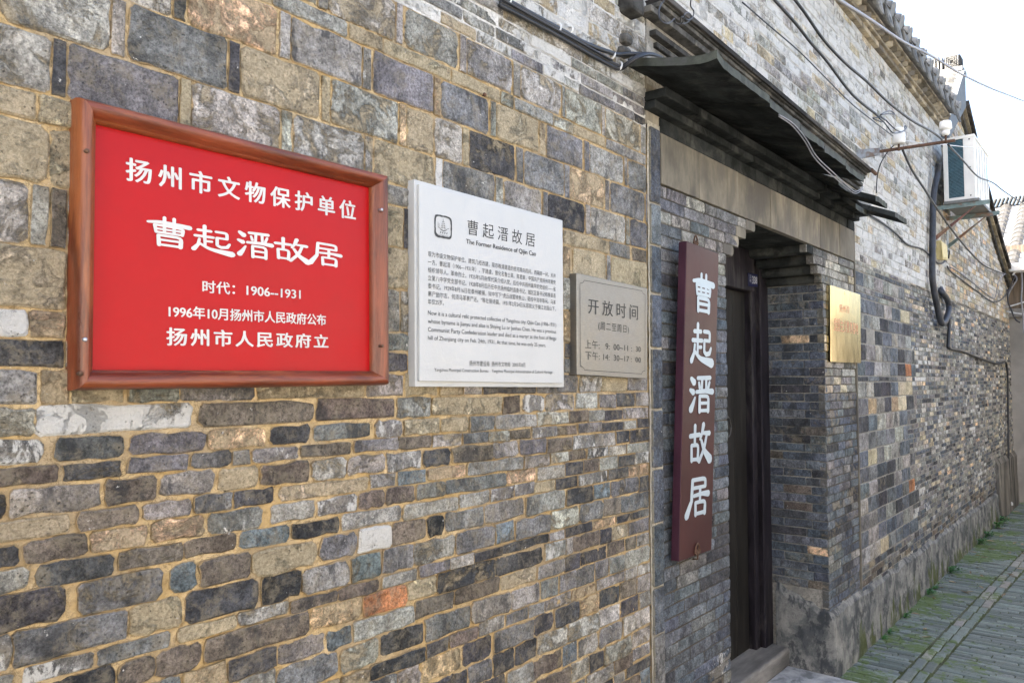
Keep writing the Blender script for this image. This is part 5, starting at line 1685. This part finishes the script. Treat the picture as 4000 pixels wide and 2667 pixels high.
# curly wire at the cornice top
pts = [(2700, -10, -.2), (2698, 25, -.2), (2710, 45, -.2), (2705, 70, -.2), (2685, 78, -.2), (2672, 62, -.2), (2685, 50, -.2), (2700, 62, -.2), (2690, 85, -.2), (2665, 93, -.2), (2658, 75, -.2), (2668, 66, -.2), (2668, 85, -.2), (2655, 96, -.2), (2638, 88, -.2), (2634, 74, -.2), (2622, 86, -.2), (2604, 93, -.2), (2580, 80, -.2), (2573, 50, -.2), (2580, 22, -.2), (2595, 2, -.2), (2600, -12, -.2)]
cable('curled_wire', [P(x, y, z + .01 * math.sin(i)) for i, (x, y, z) in enumerate(pts)], .0022, M['rubber'], 'thin wire curling in loops in front of the cornice', cat='wire', sub=4)
# overhead wires
YI = -.223
arm_x = 4.86
a0 = P(3345, 605, 0.0); a1 = P(3730, 548, -.5)
azm = 2.90
def bracket():
    t = thing('insulator_bracket', 'rusty iron bar bracket with flat grey end carrying two white insulators', 'bracket', (a0.x, 0, a0.z))
    p0 = a0; p1 = a1
    d = (p1 - p0)
    mb = MB()
    # flattened bar: wide twisted end then angle iron
    mb.hexa([p0 + Vector((0, 0, -.030)), p0 + d * .25 + Vector((0, 0, -.022)), p0 + d * .25 + Vector((.008, 0, -.022)), p0 + Vector((.008, 0, -.030)),
             p0 + Vector((0, 0, .030)), p0 + d * .25 + Vector((0, 0, .022)), p0 + d * .25 + Vector((.008, 0, .022)), p0 + Vector((.008, 0, .030))])
    mb.build('flat_end', plain('grey_painted_iron', (.26, .28, .30), .5, .3, scale=30, col2=(.15, .10, .07)), t, bevel=.002)
    mb = MB(); q0 = p0 + d * .245; w = .017
    mb.hexa([q0 + Vector((-w * .3, 0, -.007)), p1 + Vector((-w * .3, 0, -.007)), p1 + Vector((w, 0, -.007)), q0 + Vector((w, 0, -.007)), q0 + Vector((-w * .3, 0, .007)), p1 + Vector((-w * .3, 0, .007)), p1 + Vector((w, 0, .007)), q0 + Vector((w, 0, .007))])
    mb.build('bar', M['rust'], t, bevel=.001)
    return t
bracket()
porc = plain('white_porcelain', (.78, .77, .74), .25, var=.04, scale=8)
def insulator(px, py, Y, tipup, label, s=1.0, flip=False):
    base = P(px, py, Y)
    t = thing('insulator', label, 'insulator', base, 'insulators on the bracket')
    if not flip:
        mb = MB(); mb.lathe(base, (0, 0, 1), [(0, .028 * s), (.004, .031 * s), (.030, .032 * s), (.055 * s, .029 * s), (.060 * s, .022 * s), (.066 * s, .020 * s), (.072 * s, .027 * s), (.080 * s, .026 * s), (.084 * s, .015 * s)], 20)
    else:
        mb = MB(); mb.lathe(base, (0, 0, 1), [(0, .014 * s), (.010 * s, .022 * s), (.024 * s, .022 * s), (.028 * s, .016 * s), (.034 * s, .028 * s), (.040 * s, .034 * s), (.078 * s, .030 * s), (.082 * s, .026 * s)], 20)
    mb.build('porcelain', porc, t, smooth=True)
    mb = MB(); mb.lathe(base + Vector((0, 0, -.040)), (0, 0, 1), [(0, .006), (.004, .012), (.010, .012), (.011, .006), (.041, .006)], 10); mb.build('bolt', M['rust'], t)
insulator(3511, 563, YI, 1, 'left white porcelain insulator with wires tied round its neck', 1.15)
insulator(3694, 530, -.46, 1, 'right white porcelain insulator near the tip of the iron bar', 1.0, flip=True)
def W(label, pts, r, mat=None, group='overhead wires in front of the wall'):
    cable('overhead_wire', [P(x, y, Y) for x, y, Y in pts], r, mat or M['rubber'], label, group, 'wire')
def back(x0, y0, x1, y1, k=.6):
    return (x0 + (x0 - x1) * k, y0 + (y0 - y1) * k)
W('thick black wire running down to the left insulator', [(2880, -160, -.21), (3025, 0, -.21), (3110, 95, -.215), (3165, 165, -.22), (3230, 240, -.22), (3330, 370, -.222), (3430, 453, -.223)], .0065)
W('black wire passing above the left insulator to the bracket tip', [(3010, -120, -.38), (3105, 0, -.39), (3150, 60, -.40), (3220, 160, -.41), (3305, 250, -.42), (3385, 318, -.43), (3470, 400, -.44), (3560, 470, -.45), (3640, 515, -.455), (3680, 545, -.46)], .0055)
W('thin black wire ending at the left insulator from the upper left', [(2900, 10, -.2), (3000, 97, -.2), (3120, 200, -.21), (3220, 300, -.215), (3320, 400, -.22), (3400, 465, -.222), (3488, 532, -.223)], .0028)
W('pale wire crossing the eave and the sky to the right edge', [(3180, -75, -.9), (3277, 0, -.88), (3400, 78, -.86), (3530, 165, -.84), (3640, 220, -.82), (3755, 290, -.8), (3870, 345, -.78), (3960, 380, -.76), (4060, 420, -.74)], .0034, M['rubber_grey'])
W('black wire falling from the bracket tip towards the far house', [(3703, 565, -.455), (3760, 625, -.42), (3820, 690, -.38), (3880, 715, -.34), (3940, 760, -.30), (4060, 835, -.26)], .0055)
W('black twisted wire hanging from the left insulator down to the far gable', [(3523, 578, -.22), (3560, 660, -.2), (3612, 740, -.18), (3650, 800, -.16), (3720, 900, -.12), (3790, 985, -.09), (3850, 1040, -.06), (3925, 1070, -.04), (3960, 1072, -.03)], .0075)
W('thin wire looping from the bracket down behind the hood', [(3500, 562, -.2), (3470, 590, -.15), (3440, 640, -.06), (3427, 690, -.03), (3423, 755, -.02)], .0035)
W('white wire stretched from the left insulator past the air conditioner', [(3531, 548, -.23), (3600, 560, -.26), (3690, 566, -.32), (3790, 576, -.36), (3845, 578, -.40)], .003, M['rubber_white'])
# tie wires
cable('tie_wire', [P(3430, 453, YI), P(3460, 470, YI), P(3440, 450, YI - .03), P(3475, 434, YI), P(3495, 447, YI), P(3470, 445, YI), P(3430, 455, YI), P(3455, 480, YI), P(3470, 500, YI), P(3490, 520, YI - .03), P(3525, 515, YI - .03), P(3540, 500, YI), P(3535, 492, YI), P(3528, 515, YI - .02), P(3500, 508, YI - .03), P(3470, 480, YI - .01), P(3450, 462, YI), P(3410, 462, YI), P(3445, 478, YI)], .0035, M['rubber'], 'tangle of black tie wire above the left insulator', cat='wire')
c = P(3511, 527, YI)
cable('green_tie', [c + Vector((math.cos(a) * .029, math.sin(a) * .029, .004 * math.sin(a * 2))) for a in [k * 2 * math.pi / 12 for k in range(13)]], .0022, plain('green_wire', (.02, .35, .24), .45), 'green wire wrapped round the neck of the left insulator', cat='wire', sub=2)
# double black cable under the hood front, highlight put into a grey sheath colour
cable('hood_cable', [P(3042, 448, -.322), P(3100, 485, -.325), P(3150, 545, -.33), (P(3190, 612, -.33)), P(3250, 670, -.328), P(3320, 735, -.325), P(3345, 748, -.325), P(3372, 730, -.325)], .0022, M['rubber_grey'], 'black pair cable with its highlight painted grey, sagging below the hood edge, outer strand', 'cables under the hood', 'cable')
cable('hood_cable', [P(3042, 455, -.318), P(3095, 492, -.318), P(3143, 552, -.32), (P(3182, 618, -.32)), P(3240, 676, -.318), P(3312, 738, -.318), P(3344, 756, -.318), P(3372, 738, -.318)], .0022, M['rubber_grey'], 'black pair cable with its highlight painted grey, sagging below the hood edge, inner strand', 'cables under the hood', 'cable')
# cable on the right wall under the hood, to the junction box, on to the corner
cable('wall_cable', [P(3395, 838, -.02), P(3450, 873, -.02), P(3500, 912, -.015), P(3545, 955, -.015), P(3600, 972, -.015), P(3632, 998, -.015), P(3668, 1030, -.015), P(3690, 1020, -.02), P(3700, 985, -.03), P(3708, 980, -.03), P(3705, 1010, -.02)], .0065, M['rubber'], 'dark cable sagging along the wall from the hood to the yellow box', 'cables along the right wall')
cable('wall_cable', [P(3700, 1040, -.02), P(3712, 1058, -.015), P(3760, 1095, -.015), P(3820, 1140, -.015), P(3885, 1180, -.02), P(3930, 1150, -.06), P(3965, 1080, -.1)], .006, M['rubber'], 'dark cable running from the yellow box to the wall corner', 'cables along the right wall')
cable('wall_cable', [P(3712, 1045, -.02), P(3730, 1052, -.015), P(3790, 1095, -.015), P(3850, 1145, -.015), P(3886, 1163, -.02), P(3900, 1100, -.05), P(3925, 1070, -.06)], .005, M['rubber_grey'], 'pale cable looping up at the wall corner under the gable', 'cables along the right wall')
cable('wall_cable', [P(3706, 1250, -.02), P(3708, 1345, -.02), P(3712, 1362, -.02), P(3760, 1372, -.02), P(3830, 1400, -.02), P(3900, 1422, -.02), P(3932, 1424, -.03), P(3938, 1600, -.03), P(3940, 1800, -.03), P(3946, 1962, -.03)], .011, M['rubber'], 'black conduit along the wall turning down the far corner', 'cables along the right wall')
mb = MB(); cc = P(3946, 1962, -.03); mb.lathe(cc + Vector((0, 0, -.03)), (0, 0, 1), [(0, .03), (.03, .03), (.04, .014)], 10)
tag(mb.build('conduit_foot', M['plastic'], None), 'white foot of the black conduit at the far corner', 'pipe end')
# junction box
def jbox():
    t = thing('junction_box', 'small yellowed junction box on the wall below the air conditioner', 'junction box', P(3690, 985, 0))
    yl = plain('yellowed_plastic', (.62, .52, .26), .5, var=.1, scale=20)
    board('box', t, (3677, 938), (3700, 958), (3683, 1012), (3704, 1016), 0, -.05, yl, bevel=.006)
    board('lid', t, (3679, 946), (3698, 962), (3684, 1006), (3702, 1010), -.0502, -.057, yl, bevel=.003)
jbox()
# ------------------------------------------------------------ air conditioner
def build_ac():
    Yb, Yf = -.085, -.30
    Xa = P(3794, 517, Yf).x
    Xb = P(3859, 598, Yf).x
    zt = P(3794, 517, Yf).z; zb = P(3818, 782, Yf).z
    Xa = (P(3794, 517, Yf).x + P(3818, 782, Yf).x) / 2
    t = thing('air_conditioner', 'white outdoor air conditioning unit with dark finned side mounted high on the wall', 'air conditioner', ((Xa + Xb) / 2, -.2, zb))
    wh = plain('white_ac_casing', (.72, .70, .65), .45, var=.04, scale=6)
    coil = plain('dark_coil', (.03, .075, .10), .5, .3, var=.2, scale=20)
    mb = MB()
    mb.box((Xa + .012, Yb, zb), (Xb, Yf, zt)); mb.build('casing', wh, t, bevel=.006)
    mb = MB(); mb.box((Xa - .004, Yf - .004, zb - .004), (Xa + .05, Yf + .075, zt + .004)); mb.build('corner_post', wh, t, bevel=.004)
    mb = MB(); mb.box((Xa - .004, Yb - .03, zb), (Xa + .02, Yb + .004, zt - .02)); mb.build('rear_post', wh, t, bevel=.003)
    mb = MB(); mb.box((Xa - .006, Yb + .004, zt - .012), (Xb + .004, Yf - .008, zt + .012)); mb.build('top_cover', wh, t, bevel=.004)
    mb = MB(); mb.box((Xa - .004, Yf + .074, zb - .002), (Xa + .014, Yb - .03, zb + .022)); mb.build('bottom_rail', wh, t, bevel=.002)
    mb = MB(); mb.box((Xa + .006, Yf + .075, zb + .022), (Xa + .011, Yb - .03, zt - .012)); mb.build('coil', coil, t)
    z = zb + .03
    lt = plain('coil_guard', (.12, .22, .27), .4, .3)
    while z < zt - .02:
        mb = MB(); mb.hexa([(Xa, Yf + .075, z + .004), (Xa, Yb - .03, z - .010), (Xa + .003, Yb - .03, z - .010), (Xa + .003, Yf + .075, z + .004), (Xa, Yf + .075, z + .007), (Xa, Yb - .03, z - .007), (Xa + .003, Yb - .03, z - .007), (Xa + .003, Yf + .075, z + .007)])
        mb.build('fin', lt, t, centre=True); z += .0115
    for py in (.05, .5, .95):
        mb = MB(); mb.lathe((Xa - .005, Yf + .03, zb + (zt - zb) * py), (-1, 0, 0), [(0, .006), (.002, .005)], 8); mb.build('screw', M['ledge'], t)
    # pressed ribs on the front casing
    for i in range(5):
        mb = MB(); x = Xa + .12 + i * .13; mb.box((x, Yf - .006, zb + .03), (x + .02, Yf - .0005, zt - .03)); mb.build('pressed_rib', wh, t, bevel=.002)
    # side stripe
    mb = MB(); mb.box((Xb - .12, Yf - .0012, zb + .26), (Xb - .05, Yf - .0002, zb + .40)); mb.build('blue_sticker', plain('pale_blue_sticker', (.35, .65, .70), .4), t)
    # bracket
    tb = thing('ac_bracket', 'pair of rusty and green painted angle iron brackets below the air conditioner', 'bracket', (Xa, 0, zb - .1))
    gp = plain('green_grey_paint', (.16, .22, .21), .6, var=.2, scale=12, col2=(.22, .10, .05))
    rp = plain('rust_red_paint', (.17, .075, .06), .7, var=.25, scale=14, col2=(.30, .2, .12))
    for i, (xx, m1, m2) in enumerate(((Xa - .02, gp, rp), (Xa + .50, gp, gp))):
        mb = MB()
        zz = zb - .035
        mb.box((xx, -.012, zz), (xx + .035, -.40, zz + .004)); mb.box((xx, -.012, zz - .030), (xx + .004, -.40, zz)); mb.build('arm', m1, tb)
        mb = MB(); mb.hexa([(xx + .005, -.014, zz - .27), (xx + .03, -.014, zz - .27), (xx + .03, -.014, zz - .235), (xx + .005, -.014, zz - .235), (xx + .005, -.30, zz - .03), (xx + .03, -.30, zz - .03), (xx + .03, -.33, zz - .005), (xx + .005, -.33, zz - .005)])
        mb.build('brace', m2, tb)
        mb = MB(); mb.box((xx - .005, -.012, zz - .33), (xx + .04, -.002, zz + (.02 if i else .34))); mb.build('wall_plate', plain('pale_painted_steel', (.40, .45, .48), .5, scale=10, col2=(.3, .17, .08)), tb)
    mb = MB(); mb.box((Xa - .03, -.08, zb - .028), (Xb, -.33, zb - .006)); mb.build('tray', plain('grey_tray', (.16, .16, .15), .6), tb)
    return Xa, Xb, zb, zt
build_ac()
# insulated hose
hose = [(3668, 640, -.07), (3664, 680, -.06), (3652, 730, -.05), (3645, 800, -.04), (3643, 900, -.04), (3642, 1000, -.04), (3642, 1080, -.04), (3650, 1140, -.045), (3660, 1190, -.05), (3668, 1230, -.055), (3678, 1262, -.06), (3690, 1258, -.06), (3700, 1235, -.055), (3708, 1200, -.05), (3700, 1170, -.045), (3688, 1152, -.04), (3678, 1140, -.03), (3673, 1128, .0)]
cable('insulated_hose', [P(x, y, Y) for x, y, Y in hose], .024, plain('black_foam_hose', (.03, .033, .042), .55, var=.3, scale=16), 'thick black taped hose dropping from the air conditioner and hooking back into the wall', cat='hose', sub=6)
cable('drain_hose', [P(x, y, -.04) for x, y in ((3706, 1240), (3708, 1270), (3706, 1310), (3704, 1360))], .014, M['rubber'], 'thin black drain hose hanging from the bend of the thick hose', cat='hose')
# wires over the far house
for i, (pts, m, l) in enumerate((
    ([(3955, 1075), (3975, 1050), (3995, 1035), (4040, 1030)], 'rubber_white', 'upper pale wire looping at the far roof corner'),
    ([(3935, 1130), (3938, 1180), (3950, 1210), (3965, 1245), (3985, 1260)], 'rubber', 'black wire drooping at the corner of the far house'),
    ([(3990, 1060), (3993, 1110), (3990, 1170), (3996, 1230), (3998, 1300)], 'rubber_grey', 'grey wire hanging down at the right picture edge'),
    ([(3928, 1200), (3960, 1192), (4000, 1180), (4040, 1172)], 'rubber_white', 'white wire stretched across the dark eave of the far house'),
    ([(3928, 1215), (3960, 1222), (4000, 1228), (4040, 1232)], 'rubber_white', 'lower white wire crossing the eave of the far house'),
    ([(3960, 1072), (3972, 1090), (3955, 1120), (3940, 1150), (3930, 1195)], 'rubber_grey', 'grey wire curving down beside the gable foot'))):
    cable('overhead_wire', [PX(x, y, 11.1 + .03 * i) for x, y in pts], .009, M[m], l, 'wires by the far house', 'wire')
mb = MB(); q = PX(3975, 1045, 11.1); mb.box(q - Vector((.05, .09, .05)), q + Vector((.05, .09, .05)))
tag(mb.build('wire_splitter', M['plastic'], None, bevel=.015), 'white splitter box hanging among wires at the far roof corner', 'wire box')

# ------------------------------------------------------------ weeds, moss and dry leaves
leafm = plain('weed_leaf', (.045, .16, .045), .55, var=.3, scale=30, col2=(.09, .20, .04))
def weed(x, y, s, label, n=16, z=0):
    t = thing('weed', label, 'weed', (x, y, z), 'weeds along the wall foot')
    st = MB(); lf = MB()
    for i in range(n):
        a = random.uniform(0, 2 * math.pi); r = s * random.uniform(.3, 1.0); h = s * random.uniform(.15, .7)
        tip = Vector((x + math.cos(a) * r, y - abs(math.sin(a)) * r, z + h))
        mid = Vector((x + math.cos(a) * r * .4, y - abs(math.sin(a)) * r * .4, z + h * .8))
        st.tube([(x, y, z), mid, tip], .0012, 4)
        for q in range(3):
            c = mid.lerp(tip, q / 2)
            d = Vector((random.uniform(-1, 1), random.uniform(-1, .3), random.uniform(-.1, .5))).normalized() * s * random.uniform(.22, .4)
            sd_ = d.cross(Vector((0, 0, 1))).normalized() * d.length * .32
            up_ = Vector((0, 0, d.length * .12))
            lf.add([c, c + d * .5 + sd_ + up_, c + d, c + d * .5 - sd_ + up_, c + d * .5], [(0, 4, 1), (1, 4, 2), (2, 4, 3), (3, 4, 0)])
    st.build('stem', leafm, t); lf.build('leaves', leafm, t, fix=False)
ws = [(3245 + 180, 2492, .035, 'smallest green weed at the wall foot nearest the door pier'), (3445, 2470, .040, 'small weed just beyond the first at the wall foot'), (3515, 2410, .055, 'dark green weed growing from a mossy patch of the plinth'),
      (3600, 2318, .065, 'leggy weed with spreading leaves at the middle of the plinth'), (3700, 2235, .090, 'largest bushy weed on the paving against the plinth'), (3635, 2298, .05, 'small upright weed between the leggy one and the bushy one'), (3818, 2125, .08, 'low weed beyond the mossy stain'),
      (3840, 2098, .09, 'bright green clump against the far plinth'), (3875, 2060, .10, 'leafy clump beside the stained render'), (3900, 2040, .10, 'farthest pale green weed under the conduit')]
for (px, py, s, l) in ws:
    g = G(px, py)
    weed(g.x, min(g.y, -.045), s, l)
dry = plain('dry_leaf', (.26, .19, .11), .8, var=.3, scale=20, col2=(.36, .30, .2))
first = None
for i in range(46):
    x = random.uniform(4.4, 11.0); y = -.05 - abs(random.gauss(0, .28)) - .02
    L = random.uniform(.035, .075)
    mb = MB(); wv = L * random.uniform(.09, .2)
    mb.add([(-L, 0, .002), (-L * .3, -wv, .006), (L * .5, -wv * .8, .009), (L, 0, .004), (L * .5, wv * .8, .004), (-L * .3, wv, .003), (0, 0, .001)], [(0, 1, 6), (1, 2, 6), (2, 3, 6), (3, 4, 6), (4, 5, 6), (5, 0, 6)])
    if first is None:
        o = mb.build('dry_leaf', dry, None, fix=False); first = o
    else:
        o = first.copy(); COL.objects.link(o); o.scale = (random.uniform(.6, 1.3), random.uniform(.6, 1.6), 1)
    o.location = (x, y, .001); o.rotation_euler = (0, random.uniform(-.15, .15), random.uniform(0, 6.28))
    tag(o, 'dry brown bamboo-like leaf lying on the mossy paving', 'leaf', 'dry leaves on the alley')
